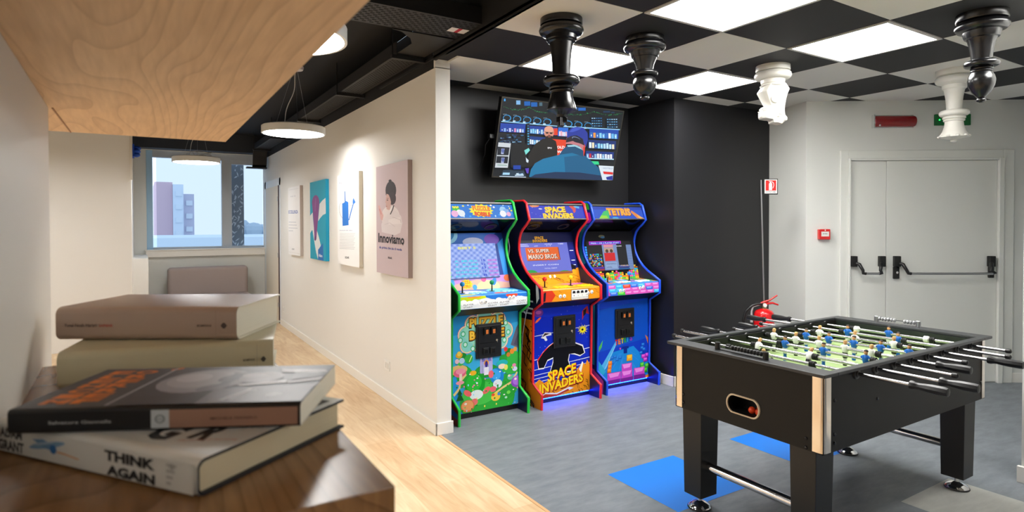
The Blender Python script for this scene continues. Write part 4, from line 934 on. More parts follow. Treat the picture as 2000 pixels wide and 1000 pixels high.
# ---- machine 2
def rocks(A, y, r, n=26):
    for k in range(n):
        x = r.uniform(0, 1); yy = r.uniform(y, 1); L = r.uniform(.03, .1)
        A.line('#20140a', [(x, yy), (x+L*.5, yy+L*.25), (x+L*.6, yy+L*.7)], .006)
def mq2(A):
    A.rect('#0a28c8', 0, 0, 1, 1); r = random.Random(8)
    for k in range(16): A.ell('#ffffff', r.random(), r.random(), .003, .012, n=6)
    A.ell('#f08a4a', .13, .10, .08, .12, .2); A.ell('#f4c8a0', .13, .06, .05, .06); A.ell('#e8e8f0', .22, .33, .03, .04, -.3); A.poly('#d8463a', (.74, .1), (.80, .02), (.86, .2), (.84, .5), (.80, .62), (.79, .35)); A.poly('#58b0e8', (.82, .05), (.93, .12), (.92, .28), (.84, .2))
    for (a, b, x0, y0, x1, y1, h) in (('SPACE', 0, .29, .62, .66, .56, .44), ('INVADERS', 0, .24, 1.06, .78, 1.02, .42)):
        A.text('#701010', a, x0+.01, y0+.05, x1+.012, y1+.05, h, .05); A.text('#ffd81a', a, x0, y0, x1, y1, h, .06)
def bz2(A):
    A.rect('#18207a', 0, 0, 1, 1); A.rect('#141a4c', 0, 0, 1, .2); A.rect('#4a5058', 0, .155, .42, .205); A.text('#f0b41a', 'SPACE', .30, .135, .46, .135, .055, .04); A.text('#f0b41a', 'INVADERS', .26, .195, .52, .19, .055, .04)
    for y in (.36, .55, .64): A.rect('#e8f0ff', .90, y, .97, y+.012)
    A.rect('#f09a1e', 0, .80, 1, 1); A.poly('#f09a1e', (.88, .74), (1, .70), (1, 1), (.88, 1)); r = random.Random(4)
    for k in range(22):
        x = r.uniform(0, 1); y = r.uniform(.82, .98); A.line('#2a1608', [(x, y), (x+.06, y+.02), (x+.09, y+.05)], .006)
    A.ell('#f4f0e0', .46, .845, .02, .03); A.ell('#f4f0e0', .54, .845, .02, .03); A.poly('#10101c', (.86, .62), (.96, .66), (.95, .74), (.88, .72))
def sc2(A):
    A.rect('#6c74d8', 0, 0, 1, 1)
    A.text('#e8ecff', 'MARIO', .02, .06, .18, .06, .035, .01); A.text('#e8ecff', '000000', .02, .11, .2, .11, .035, .01); A.text('#e8ecff', 'x00', .30, .11, .38, .11, .03, .01); A.text('#e8ecff', 'WORLD', .52, .06, .68, .06, .035, .01); A.text('#e8ecff', '1-1', .56, .11, .64, .11, .035, .01); A.text('#e8ecff', 'TIME', .80, .06, .92, .06, .035, .01)
    A.rect('#8a3008', .13, .15, .80, .56); A.rect('#e8641e', .12, .14, .785, .545)
    A.text('#40160a', 'VS. SUPER', .175, .315, .615, .315, .11, .04); A.text('#f4d8c8', 'VS. SUPER', .165, .305, .60, .305, .11, .03)
    A.text('#40160a', 'MARIO BROS.', .165, .515, .765, .515, .145, .04); A.text('#f4d8c8', 'MARIO BROS.', .155, .505, .75, .505, .145, .03)
    A.text('#c04a50', '© 1986', .42, .60, .52, .60, .03, .01); A.text('#c04a50', 'NINTENDO', .56, .60, .74, .60, .03, .01)
    A.text('#e8ecff', 'INSERT COIN', .22, .72, .74, .72, .04, .01); A.text('#e8ecff', 'TOTAL CREDIT', .44, .83, .70, .83, .035, .0)
    A.ell('#18a040', .16, .96, .13, .12); A.ell('#18a040', .84, .97, .12, .07); A.rect('#b8602a', 0, .93, 1, 1.0)
    for k in range(30): A.rect('#7a3a14', k/30, .945, k/30+.012, .965); A.rect('#7a3a14', k/30+.014, .975, k/30+.026, .995)
def deck2(A):
    A.rect('#f0a01e', 0, 0, 1, 1); A.poly('#c86ab0', (.55, 0), (1, 0), (.95, .3), (.7, .4)); A.ell('#e04a28', .1, .3, .12, .3); A.ell('#f8d048', .5, .6, .2, .2); r = random.Random(9)
    for k in range(16):
        x, y = r.random(), r.random(); A.line('#3a1c08', [(x, y), (x+.08, y+.06)], .012)
def front2(A):
    A.rect('#ee961c', 0, 0, 1, 1); A.poly('#d03a20', (0, 0), (.16, 0), (.22, .45), (.15, 1), (0, 1)); A.poly('#1a1a28', (.02, .2), (.06, .1), (.05, .9), (.01, 1)); r = random.Random(1)
    for k in range(12):
        x, y = r.uniform(.2, .98), r.uniform(.05, .8); A.line('#3a1c08', [(x, y), (x+.04, y+.14), (x+.06, y+.18)], .006)
    A.rect('#14141c', .485, .05, .795, .98); A.rect('#f0eee6', .492, .075, .788, .955); A.rect('#14141c', .505, .76, .775, .88); A.rect('#f0eee6', .513, .785, .767, .855)
    for k in range(4):
        x = .535+.072*k; A.ell('#14141c', x, .28, .026, .12); A.rect('#14141c', x-.028, .34, x+.028, .40); A.text('#14141c', '1234'[k], x-.006, .66, x+.006, .66, .12, .0)
def panel2(A):
    r = random.Random(6); A.rect('#0c2ac0', 0, 0, 1, 1); A.rect('#0f34e0', 0, 0, 1, .10)
    for k in range(34): A.ell('#ffffff', r.random(), r.uniform(0, .65), .003, .003, n=6)
    for y in (.30, .56, .67, .73, .77, .81): A.poly('#d8e4ff', (0, y), (1, y-.055), (1, y-.048), (0, y+.007))
    A.ell('#7c3aa8', .09, .05, .08, .045); A.ell('#d86ac8', .09, .045, .05, .02); A.ell('#f06a3c', .08, .13, .06, .014, -.5)
    A.poly('#c02838', (.90, .05), (.96, .02), (.99, .12), (.92, .10), (.86, .18), (.86, .08)); A.poly('#101018', (.88, .07), (.94, .05), (.93, .11), (.88, .14))
    A.star('#f8e61c', .87, .29, .045, .10, 11, .62); A.ell('#181008', .865, .29, .02, .012)
    # generic dark jagged mass with white and red rim
    def mass(col, g): A.poly(col, (.10-g, .66+g), (.08-g, .58), (.16, .50-g), (.26, .44-g), (.36, .40-g), (.62, .40-g), (.74, .44-g), (.86+g, .48-g), (.90+g, .56), (.82, .58+g), (.72, .55+g), (.62+g, .55), (.60+g, .62), (.66+g, .74+g), (.28-g, .74+g), (.34-g, .62), (.34, .56+g), (.24, .58+g), (.18, .66+g))
    mass('#f4f4f8', .014); A.poly('#e02a2a', (.09, .66), (.07, .56), (.2, .46), (.34, .40), (.30, .50), (.2, .56), (.16, .66)); mass('#0c0c14', 0); A.poly('#e8eaf4', (.13, .33), (.19, .27), (.30, .28), (.31, .31), (.21, .315), (.24, .36), (.21, .37), (.18, .34)); A.poly('#2a1020', (.145, .325), (.195, .28), (.29, .29), (.205, .305))
    A.poly('#ee951c', (0, .84), (.10, .78), (.18, .83), (.30, .80), (.5, .84), (.70, .79), (.82, .70), (.86, .66), (.92, .70), (.95, .64), (1, .70), (1, 1), (0, 1)); A.poly('#f4f0e0', (.80, .74), (.86, .655), (.88, .67), (.84, .78)); rocks(A, .82, r, 30)
    A.poly('#e8e8f4', (.04, .99), (.2, .94), (.4, .965), (.62, .92), (.7, .94), (.5, .985), (.2, .985)); A.poly('#b03428', (.06, 1), (.2, .955), (.4, .98), (.6, .94), (.62, .96), (.4, 1))
    for (t_, x0_, y0_, x1_, y1_, h_) in (('SPACE', .24, .83, .74, .77, .115), ('INVADERS', .10, .945, .87, .885, .105)):
        A.text('#601414', t_, x0_+.01, y0_+.014, x1_+.014, y1_+.014, h_+.01, .07); A.text('#e8481c', t_, x0_+.004, y0_+.006, x1_+.008, y1_+.006, h_, .055); A.text('#ffe01e', t_, x0_, y0_, x1_, y1_, h_, .028)
def side2(A):
    r = random.Random(3)
    A.poly('#ec8a1c', (.0, .98), (.40, .98), (.40, 1.50), (.53, 1.55), (.53, 1.69), (0, 1.69))
    for y in (.76, .82, .88, .92): A.rect('#dfe6f8', 0, y, .40, y+.014)
    A.poly('#101018', (.30, .60), (.46, .66), (.48, .78), (.44, .84), (.38, .80), (.34, .72)); A.poly('#e8ecf4', (.44, .66), (.47, .66), (.49, .79), (.45, .84))
    for k in range(40):
        x = r.uniform(.05, .42); y = r.uniform(1.0, 1.66); A.line('#241208', [(x, y), (x+.05, y+.03), (x+.03, y+.09), (x+.07, y+.12)], .010)
    A.poly('#e0482a', (.35, 1.40), (.42, 1.44), (.44, 1.54), (.38, 1.5))
btn2 = [(.20+.040*k, .055+.034*r_, '#f8d21e') for r_ in (0, 1) for k in range(4)]+[(.46+.036*k, .055+.034*r_, '#f8d21e') for r_ in (0, 1) for k in range(4)]
arcade(2.712, 'arcade machine with red edges and space artwork, middle of the three', '#e0202a', NAVY,
       dict(marquee=mq2, bezel=bz2, screen=sc2, screen_box=(.205, .80, .0, .87), deck=deck2, front=front2, panel=panel2, cp_base='#ee961c',
            sticks=[(.13, '#d8241e'), (.40, '#e8c81e')], buttons=btn2, starts=[(.195, .905), (.235, .905), (.485, .915), (.525, .922)], side=side2), True)

# ---- machine 3
def block(A, x, y, w_, h_, c1, c2, c3): A.poly(c1, (x, y), (x+w_, y), (x+w_, y+h_), (x, y+h_)); A.poly(c2, (x+w_*.08, y+h_*.08), (x+w_*.92, y+h_*.08), (x+w_*.80, y+h_*.55), (x+w_*.2, y+h_*.62)); A.poly(c3, (x, y+h_*.92), (x+w_, y+h_*.92), (x+w_, y+h_), (x, y+h_))
def mq3(A):
    A.rect('#1452d0', 0, 0, 1, 1); A.rect('#0f3fb8', 0, 0, 1, .3)
    A.poly('#40c86a', (.10, 1), (.22, .45), (.32, .32), (.30, 1)); A.poly('#9ae03a', (.10, 1), (.16, .75), (.26, .78), (.28, 1)); A.poly('#e88a3a', (.78, .34), (.98, .95), (.86, .98), (.76, .5)); A.poly('#f4b45a', (.86, .66), (1, .98), (.9, 1)); A.ell('#40b0e8', .42, .95, .06, .08)
    A.text('#7a1c10', 'TETRIS', .285, .80, .765, .80, .58, .05); A.text('#f09a28', 'TETRIS', .28, .76, .755, .76, .60, .08); A.text('#f8c850', 'TETRIS', .284, .74, .75, .74, .50, -.01)
def bz3(A):
    A.rect('#16161a', 0, 0, 1, 1); A.ell('#6a6a50', .36, .10, .06, .03); A.ell('#3a6a9a', .38, .12, .04, .02); r = random.Random(12)
    cols = ['#f08a2a', '#38b8e0', '#e85aa0', '#58c848', '#f0c838', '#e04a3a']
    for x in [k/26 for k in range(27)]:
        h_ = .10+.10*abs(math.sin(x*9))+r.uniform(-.03, .03)
        if x > .82: h_ += .12
        if .28 < x < .34: h_ = .05
        for q in range(int(h_/.035)): A.rect(r.choice(cols), x, .985-q*.036, x+.034, .985-(q+1)*.034)
    for q in range(10): A.rect(r.choice(['#1c4ad8', '#2a86e8']), .0, .30+q*.05, .035, .34+q*.05)
def sc3(A):
    r = random.Random(2); A.rect('#0e0f14', 0, 0, 1, 1)
    A.rect('#c030c8', .06, 0, .78, .12); A.rect('#3038d0', .08, .02, .76, .10); A.text('#f0f0ff', 'PRESS 1 OR 2 PLAYER START', .10, .088, .74, .088, .05, .01)
    for k in range(90):
        x = int(r.uniform(0, 10))*.028+.02; y = .42+int(r.uniform(0, 12))*.036; A.rect(r.choice(['#28b8c8', '#e8742a', '#2fae4a', '#d83048', '#2a5ad8', '#c8b82a', '#38c0e0']), x, y, x+.026, y+.034)
    A.rect('#5a2a9c', .0, .86, .32, .93); A.rect('#a83048', 0, .94, .32, .99)
    A.rect('#7890c0', .33, .12, .66, .99); A.rect('#d8909c', .37, .12, .58, .22); A.rect('#c0a08a', .37, .24, .58, .38); A.ell('#4a3828', .43, .34, .035, .06); A.ell('#4a3828', .53, .34, .035, .06); A.rect('#d01c22', .36, .40, .60, .68); A.rect('#8fa8d0', .36, .72, .62, .94)
    A.text('#2a3a78', 'STATISTICS', .38, .80, .60, .80, .04, .01); A.text('#2a3a78', 'LEVEL', .38, .91, .50, .91, .04, .01)
    A.rect('#0c0d12', .66, .10, .88, .86); A.text('#e8e8f0', 'SCORE', .66, .20, .78, .20, .04, .02); A.rect('#6f88b8', .88, .14, 1.0, .99); 
    for k in range(9): A.rect('#4a60a0', .89, .17+.09*k, .99, .175+.09*k)
    for k in range(12): A.ell(r.choice(['#7a8ac8', '#c8b0a0']), .68+.017*k, .85+.02*(k % 2), .012, .02, n=8)
    A.rect('#3a3f8c', .64, .88, .9, .93); A.rect('#1c5a9a', .64, .94, .9, .99)
def deck3(A):
    A.rect('#3a8ae8', 0, 0, 1, 1); r = random.Random(5)
    for k in range(60): x = int(r.uniform(0, 14))/14; y = int(r.uniform(0, 5))/5; A.rect(r.choice(['#e86ac8', '#38c8e8', '#f0963a', '#58d048', '#e84a4a', '#f4e4f4', '#f2d23a']), x, y, x+.066, y+.18)
def front3(A):
    r = random.Random(15); A.rect('#d850b8', 0, 0, 1, 1)
    pal = [['#38b4e8', '#7fd8f8'], ['#e05ac0', '#f4a0e0'], ['#48c040', '#9af070'], ['#f08a2a', '#f8c060'], ['#e04830', '#f48a70'], ['#3a6ae0', '#8ab0f8']]
    for j in range(3):
        for i in range(7):
            q = (1 if 2 <= i <= 4 and j else r.randrange(6)); x, y = i/7+.02*j, j/3
            A.poly(pal[q][0], (x, y), (x+.14, y), (x+.15, y+.33), (x+.01, y+.33)); A.poly(pal[q][1], (x+.015, y+.03), (x+.125, y+.03), (x+.11, y+.18), (x+.03, y+.18))
def panel3(A):
    A.rect('#1440c8', 0, 0, 1, 1); A.rect('#1a4ee0', 0, 0, 1, .08); A.poly('#1256d0', (0, .1), (1, .02), (1, .5), (0, .6)); r = random.Random(21)
    A.poly('#1a8ce0', (.3, .62), (.7, .58), (1, .8), (1, 1), (0, 1), (0, .8))
    A.poly('#56b8f0', (.36, .48), (.34, .56), (.12, .84), (.0, .95), (.04, .80)); A.poly('#8fd8fa', (.37, .50), (.35, .54), (.16, .80), (.12, .82)); A.poly('#58c860', (.0, .56), (.10, .46), (.08, .54), (.0, .62)); A.poly('#d87848', (.94, .46), (1, .50), (1, .58)); A.poly('#2fb0d8', (0, .68), (.10, .78), (.16, .84), (.04, .92), (0, .9))
    for k in range(26): A.ell('#5a94f0', r.random(), r.uniform(0, .5), .003, .003, n=6)
    for k in range(20):
        a = r.uniform(-1.1, 1.1); q0, q1 = r.uniform(.08, .2), r.uniform(.25, .5); A.line('#3f9af0', [(.52+math.sin(a)*q0, .60+math.cos(a)*q0*.8), (.52+math.sin(a)*q1, .60+math.cos(a)*q1*.8)], .004)
    for k, (ch, cc) in enumerate(zip('TETRIS', ['#e8281c', '#f0841c', '#f4dc20', '#38c038', '#20b8e8', '#9a40d8'])):
        A.text(cc, ch, .335+.058*k, .542-.006*k, .335+.058*k+(.048 if ch != 'I' else .02), .541-.006*k, .068, .05)
    A.rect('#0c2a90', .47, .57, .60, .60); A.rect('#0c2a90', .50, .60, .57, .655); A.rect('#e0409c', .42, .58, .445, .60)
    for (x, y) in ((.24, .67), (.30, .66), (.40, .68), (.34, .70), (.84, .60), (.88, .62), (.86, .56), (.82, .66), (.24, .73)): block(A, x, y, .06, .035, '#1c6ad0', '#3a90ea', '#1450a8')
    block(A, .56, .68, .11, .075, '#f0a41c', '#f8cc40', '#c87a10')
    for (x, y) in ((.86, .70), (.94, .69), (.90, .745)): block(A, x, y, .08, .05, '#c02ac0', '#e86ae0', '#8a1a98')
    for (x, y) in ((.20, .72), (.19, .765), (.18, .81)): block(A, x, y, .07, .05, '#e8741c', '#f8a040', '#b8500c')
    for (x, y) in ((.83, .80), (.93, .82), (.90, .87), (.84, .84)): block(A, x, y, .08, .06, '#2fa82c', '#70e04c', '#1c7a24')
    for (x, y, w_) in ((.46, .78, .20), (.45, .865, .22), (.18, .865, .26), (.70, .855, .22)): block(A, x, y, w_, .095, '#cc48c4', '#f090e4', '#8c2898')
    for (x, w_) in ((.14, .28), (.44, .24), (.70, .24)): A.poly('#7c2290', (x, .955), (x+w_, .95), (x+w_, 1), (x, 1)); A.line('#b040b8', [(x, .955), (x, 1)], .01)
    A.poly('#f08a1c', (.94, .97), (1, .96), (1, 1), (.94, 1))
def side3(A):
    A.rect('#142a78', 0, 0, .53, 1.69); A.poly('#3ab828', (.15, 0), (.36, 0), (.36, .07), (.15, .06)); A.poly('#c820b0', (.15, .09), (.38, .09), (.36, .17), (.15, .2)); A.poly('#2f8fa8', (.1, .2), (.3, .2), (.3, .5), (.1, .6)); A.poly('#f0802a', (.2, 1.15), (.40, 1.15), (.40, 1.25), (.2, 1.25)); A.poly('#2aa0c8', (.1, .9), (.37, .9), (.37, 1.46), (.1, 1.42)); A.poly('#d84ab8', (.1, 1.46), (.53, 1.52), (.53, 1.69), (.1, 1.69))
btn3 = [(.20+.040*k, .055+.034*r_, '#e8f0ff') for r_ in (0, 1) for k in range(4)]+[(.44+.038*k, .055+.034*r_, '#f0f4ff') for r_ in (0, 1) for k in range(4)]
arcade(3.43, 'arcade machine with blue edges and falling block artwork, right of the row', '#1c50e0', gloss('#142a78'),
       dict(marquee=mq3, bezel=bz3, screen=sc3, screen_box=(.20, .80, .04, .92), deck=deck3, front=front3, panel=panel3, cp_base='#3a8ae8',
            sticks=[(.13, '#e8c81e'), (.39, '#2a86e0')], buttons=btn3, starts=[(.165, .905), (.205, .907), (.40, .918), (.44, .924)], side=side3), True, .04, .652)
# cable hanging between the first two machines
m = M(); m.tube([(2.66, 4.40, 1.50), (2.655, 4.36, 1.42), (2.66, 4.33, 1.30), (2.655, 4.35, 1.18), (2.65, 4.38, 1.12)], .004, 8)
m.build('power_cable', mat('grey_cable', '#8a8f98', .5), smooth=60, label='grey cable hanging between the green-edged and red-edged arcade machines', cat='cable')
m = M(); m.tube([(2.64, 4.1, .96), (2.66, 4.08, .90), (2.675, 4.06, .82), (2.66, 4.08, .76), (2.65, 4.12, .80), (2.67, 4.10, .84), (2.68, 4.1, .78), (2.67, 4.14, .60), (2.66, 4.2, .004)], .004, 8)
m.build('power_cable', mat('grey_cable', '#8a8f98', .5), smooth=60, label='loose grey cable loop beside the control panel of the red-edged arcade machine', cat='cable')

# ================================================================== FOOSBALL TABLE
ft = thing('foosball_table', (3.2, 1.835, 0), 'black foosball table with chrome corners, standing on the grey vinyl floor', 'foosball table')
FX0, FX1, FY0, FY1 = 2.42, 3.98, 1.43, 2.245
TB = mat('table_black_laminate', '#0e0d0c', .48, spec=.3, bump=.04, bscale=300); RIM = mat('table_rim_grey', '#36383a', .42)
m = M(); z0, z1 = .525, .857; th = .022
# end apron with the oval opening, then the three other sides
ov = [(1.824+.078*math.cos(a)*1.0, .632+.045*math.sin(a)) for a in [2*PI*k/28 for k in range(28)]]
ov = []
for k in range(28):
    a = 2*PI*k/28; cx = 1.824+(.048 if math.cos(a) > 0 else -.048); ov.append((cx+.037*math.cos(a), .632+.040*math.sin(a)))
def holed(m, x, outer, hole, sgn):
    # quad ring between a rectangle and an inner loop, faces in the plane X=x
    n = len(hole); vs = [(x, p[0], p[1]) for p in hole]; o = []
    y0_, z0_, y1_, z1_ = outer; cy = sum(p[0] for p in hole)/n; cz = sum(p[1] for p in hole)/n
    for p in hole:
        dx, dz = p[0]-cy, p[1]-cz; t = min(((y1_-cy)/dx if dx > 0 else (y0_-cy)/dx) if abs(dx) > 1e-6 else 1e9, ((z1_-cz)/dz if dz > 0 else (z0_-cz)/dz) if abs(dz) > 1e-6 else 1e9)
        o.append((x, cy+dx*t, cz+dz*t))
    m.add(vs+o, [(i, (i+1) % n, n+(i+1) % n, n+i) if sgn > 0 else (n+i, n+(i+1) % n, (i+1) % n, i) for i in range(n)])
    # corners
    for (yy, zz) in ((y0_, z0_), (y1_, z0_), (y1_, z1_), (y0_, z1_)):
        best = sorted(range(n), key=lambda i: (o[i][1]-yy)**2+(o[i][2]-zz)**2)[:1][0]
        for j in ((best+1) % n, (best-1) % n):
            m.add([(x, yy, zz), o[best], o[j]], [(0, 1, 2)])
holed(m, FX0, (FY0, z0, FY1, z1), ov, 1); holed(m, FX0+th, (FY0, z0, FY1, z1), ov, -1)
m.loft([[(FX0, p[0], p[1]) for p in ov], [(FX0+th, p[0], p[1]) for p in ov]], cap=False)
m.box(FX0, FY0, z0, FX1, FY0+th, z1); m.box(FX0, FY1-th, z0, FX1, FY1, z1); m.box(FX1-th, FY0, z0, FX1, FY1, z1); m.box(FX0+.0, FY0+th, z0, FX0+th, FY0+th+.001, z1); m.box(FX0+.002, FY0, z0-.001, FX0+th-.002, FY1, z0)
m.build('apron', TB, ft)
m = M(); m.box(FX0+th, FY0+th, .50+.03, FX1-th, FY1-th, .545); m.build('bottom_board', TB, ft)
# rim
def rimbox(m, z0=.857, z1=.872):
    X0, X1, Y0, Y1 = 2.385, 4.005, 1.405, 2.275; wi, wj = .10, .038
    m.box(X0, Y0, z0, X0+wi, Y1, z1); m.box(X1-wi, Y0, z0, X1, Y1, z1); m.box(X0+wi, Y0, z0, X1-wi, Y0+wj, z1); m.box(X0+wi, Y1-wj, z0, X1-wi, Y1, z1)
m = M(); rimbox(m); m.build('rim', RIM, ft, bevel=.003)
# inner walls and playfield
m = M(); m.box(2.485, 1.443, .70, 2.495, 2.237, .857); m.box(3.895, 1.443, .70, 3.905, 2.237, .857); m.box(2.485, 1.443, .70, 3.905, 1.449, .857); m.box(2.485, 2.231, .70, 3.905, 2.237, .857)
m.build('inner_wall', mat('inner_wall_dark_green', '#1d2521', .4), ft)
m = M(); m.box(3.888, 1.70, .735, 3.8945, 1.98, .80); m.build('goal_mouth', BLKG, ft)
PFZ = .735
m = M(); m.box(2.485, 1.443, PFZ-.012, 3.905, 2.237, PFZ); pf = m.build('playfield', mat('playfield_green', '#8ea566', .18), ft)
A = Art((2.495, 2.231, PFZ+.0005), (3.895, 2.231, PFZ+.0005), (2.495, 1.449, PFZ+.0005), base='#8fa768', q=((0, 0), (1.4, 0), (1.4, .782), (0, .782)), step=.0001)
for k in range(0, 14, 2): A.rect('#a0b97c', k*.1, 0, k*.1+.1, .782)
def ring(A, x, y, r, w_, a0=0, a1=2*PI, n=40):
    P = [(x+r*math.cos(a0+(a1-a0)*k/n), y+r*math.sin(a0+(a1-a0)*k/n)) for k in range(n+1)]; A.line('#f0f4ea', P, w_)
ring(A, .7, .391, .12, .008); A.line('#f0f4ea', [(.7, 0), (.7, .782)], .008)
for s_ in (0, 1):
    X = (lambda v: v) if s_ == 0 else (lambda v: 1.4-v)
    A.line('#f0f4ea', [(X(.0), .18), (X(.24), .18), (X(.24), .602), (X(0), .602)], .008); A.line('#f0f4ea', [(X(0), .28), (X(.1), .28), (X(.1), .502), (X(0), .502)], .007)
    ring(A, X(.24), .391, .07, .007, (-PI/2 if s_ == 0 else PI/2), (PI/2 if s_ == 0 else 3*PI/2), 20); A.ell('#f0f4ea', X(.17), .391, .008, .008)
A.build('pitch_print', PRINTG, pf)
# legs, feet, crossbars
lx = (2.492, 3.905); ly = (1.53, 2.145)
for ix, x in enumerate(lx):
    for iy, y in enumerate(ly):
        hw = .068 if True else 0
        m = M()
        a = hw; b = .062
        m.add([(x-a*k[0], y-b*k[1], zz) for zz, sc_ in ((.075, .9), (.56, 1.0)) for k in ((sc_, sc_), (-sc_, sc_), (-sc_, -sc_), (sc_, -sc_))],
              [(0, 3, 2, 1), (4, 5, 6, 7), (0, 1, 5, 4), (1, 2, 6, 5), (2, 3, 7, 6), (3, 0, 4, 7)])
        m.v = [(px+(.006 if ix == 0 else -.002), py+(.0 if iy == 0 else 0), pz) for px, py, pz in m.v]
        L = m.build('leg', mat('leg_black', '#141312', .4), ft, bevel=.003)
        m = M(); m.lathe([(0, 0), (.060, 0), (.062, .004), (.060, .010)], (x, y, 0), 36); m.build('foot_pad', BLKP, L, smooth=40)
        m = M(); m.lathe([(.058, .0101), (.052, .020), (.030, .034), (.012, .040), (.010, .078)], (x, y, 0), 36); m.build('leveler', CHROME, L, smooth=50)
for x in lx:
    m = M(); m.cyl((x, ly[0]+.05, .235), (x, ly[1]-.05, .235), .0235, 24); m.build('crossbar', CHROME, ft, smooth=40)
# chrome corner guards: rounded L strips
for (x, y, sx_, sy_) in ((FX0, FY0, -1, -1), (FX0, FY1, -1, 1), (FX1, FY0, 1, -1), (FX1, FY1, 1, 1)):
    P = []; r_, Lg, t_ = .020, .052, .003
    out = [(Lg, 0)]+[(r_-r_*math.sin(a), r_-r_*math.cos(a)) for a in [PI/2*k/8 for k in range(9)]]+[(0, Lg)]
    out = [(Lg, 0)]+[(r_*(1-math.sin(a)), r_*(1-math.cos(a))) for a in [PI/2*k/8 for k in range(9)]]+[(0, Lg)]
    inn = [(max(p[0], t_) if p[0] > Lg-.001 else p[0]+t_*.9, max(p[1], t_) if p[1] > Lg-.001 else p[1]+t_*.9) for p in out]
    inn[0] = (Lg, t_); inn[-1] = (t_, Lg)
    loop = out+inn[::-1]
    pl = [(x+sx_*.0045-sx_*p[0], y+sy_*.0045-sy_*p[1]) for p in loop]
    m = M(); m.prism(pl, 'z', .530, .8565); m.build('corner_guard', mat('polished_chrome', '#f0e6dc', .1, 1), ft, smooth=35)
# bolts
for (yy, zz) in ((1.507, .575), (1.507, .535), (2.19, .60), (2.19, .557)):
    m = M(); m.ball((FX0-.001, yy, zz), .005, .008, .008, 12, 8); m.build('bolt', BLKG, ft, smooth=50)
for (xx, zz) in ((2.500, .60), (2.500, .563), (3.925, .62), (3.925, .80), (2.50, .745), (2.845, .70)):
    m = M(); m.ball((xx, FY0-.001, zz), .008, .005, .008, 12, 8); m.build('bolt', BLKG, ft, smooth=50)
# ball return
m = M()
for q0, q1 in ((1.0, 1.13),):
    cy_, cz_ = 1.824, .632
    o = [(cy_+(p[0]-cy_)*1.11, cz_+(p[1]-cz_)*1.19) for p in ov]; n_ = len(ov)
    R0 = [(FX0-.001, p[0], p[1]) for p in o]; R1 = [(FX0-.007, cy_+(p[0]-cy_)*1.08, cz_+(p[1]-cz_)*1.15) for p in ov]; R3 = [(FX0-.007, cy_+(p[0]-cy_)*1.01, cz_+(p[1]-cz_)*1.02) for p in ov]; R4 = [(FX0+.02, p[0], p[1]) for p in ov]
    m.loft([R0, R1, R3, R4], cap=False)
m.build('ball_return_ring', mat('cream_ring', '#d9c3a5', .35), ft, smooth=40)
m = M(); m.box(FX0+.0225, 1.725, .588, FX0+.10, 1.925, .592); m.box(FX0+.10, 1.725, .588, FX0+.104, 1.925, .70); m.box(FX0+.0225, 1.722, .588, FX0+.104, 1.726, .70); m.box(FX0+.0225, 1.925, .588, FX0+.104, 1.929, .70); m.box(FX0+.0225, 1.722, .70, FX0+.104, 1.929, .703)
m.build('ball_cup', BLKP, ft)
OR = mat('orange_ball', '#e8481c', .35); ob = None
for k, (yy, xx, lb) in enumerate(((1.768, .042, 'orange foosball ball in the return opening, rightmost of the three'), (1.806, .043, 'orange foosball ball in the return opening, middle of the three'), (1.788, .076, 'orange foosball ball at the back of the return opening'))):
    if ob is None:
        m = M(); m.ball((FX0+xx, yy, .5925+.0175), .0175, n=20, k=12); ob = m.build('foosball', OR, smooth=60, label=lb, cat='ball', group='orange balls in the ball return')
    else:
        o2 = ob.copy(); COL.objects.link(o2); o2.location = (FX0+xx, yy, .5925); tag(o2, lb)
# score counters
def scorer(x, y0, y1, zt, body, bead, count, gapat):
    s = M(); s.box(x-.004, y0, zt, x+.004, y1, zt+.004); sc_ = s.build('score_counter', body, ft)
    for y in (y0, y1):
        s = M(); s.lathe([(.013, 0), (.013, .036), (.011, .038), (0, .038)], (x, y, zt), 18); s.build('post', body, sc_, smooth=40)
    s = M(); s.cyl((x, y0, zt+.024), (x, y1, zt+.024), .0025, 8); s.build('wire', CHROME, sc_)
    yy = y0+.016
    for k in range(count):
        if k == gapat: yy = y1-.016-(count-k-1)*.0195
        s = M(); s.lathe([(.008, 0), (.0125, .004), (.0125, .010), (.008, .014)], (x, yy, zt+.024), 14, (0, 1, 0)); s.build('bead', bead, sc_, smooth=40); yy += .0175
scorer(2.432, 1.712, 1.982, .872, BLKP, BLKP, 10, 10)
scorer(3.965, 1.76, 2.00, .872, ALU, mat('silver_bead', '#c8cacc', .25, .7), 10, 4)
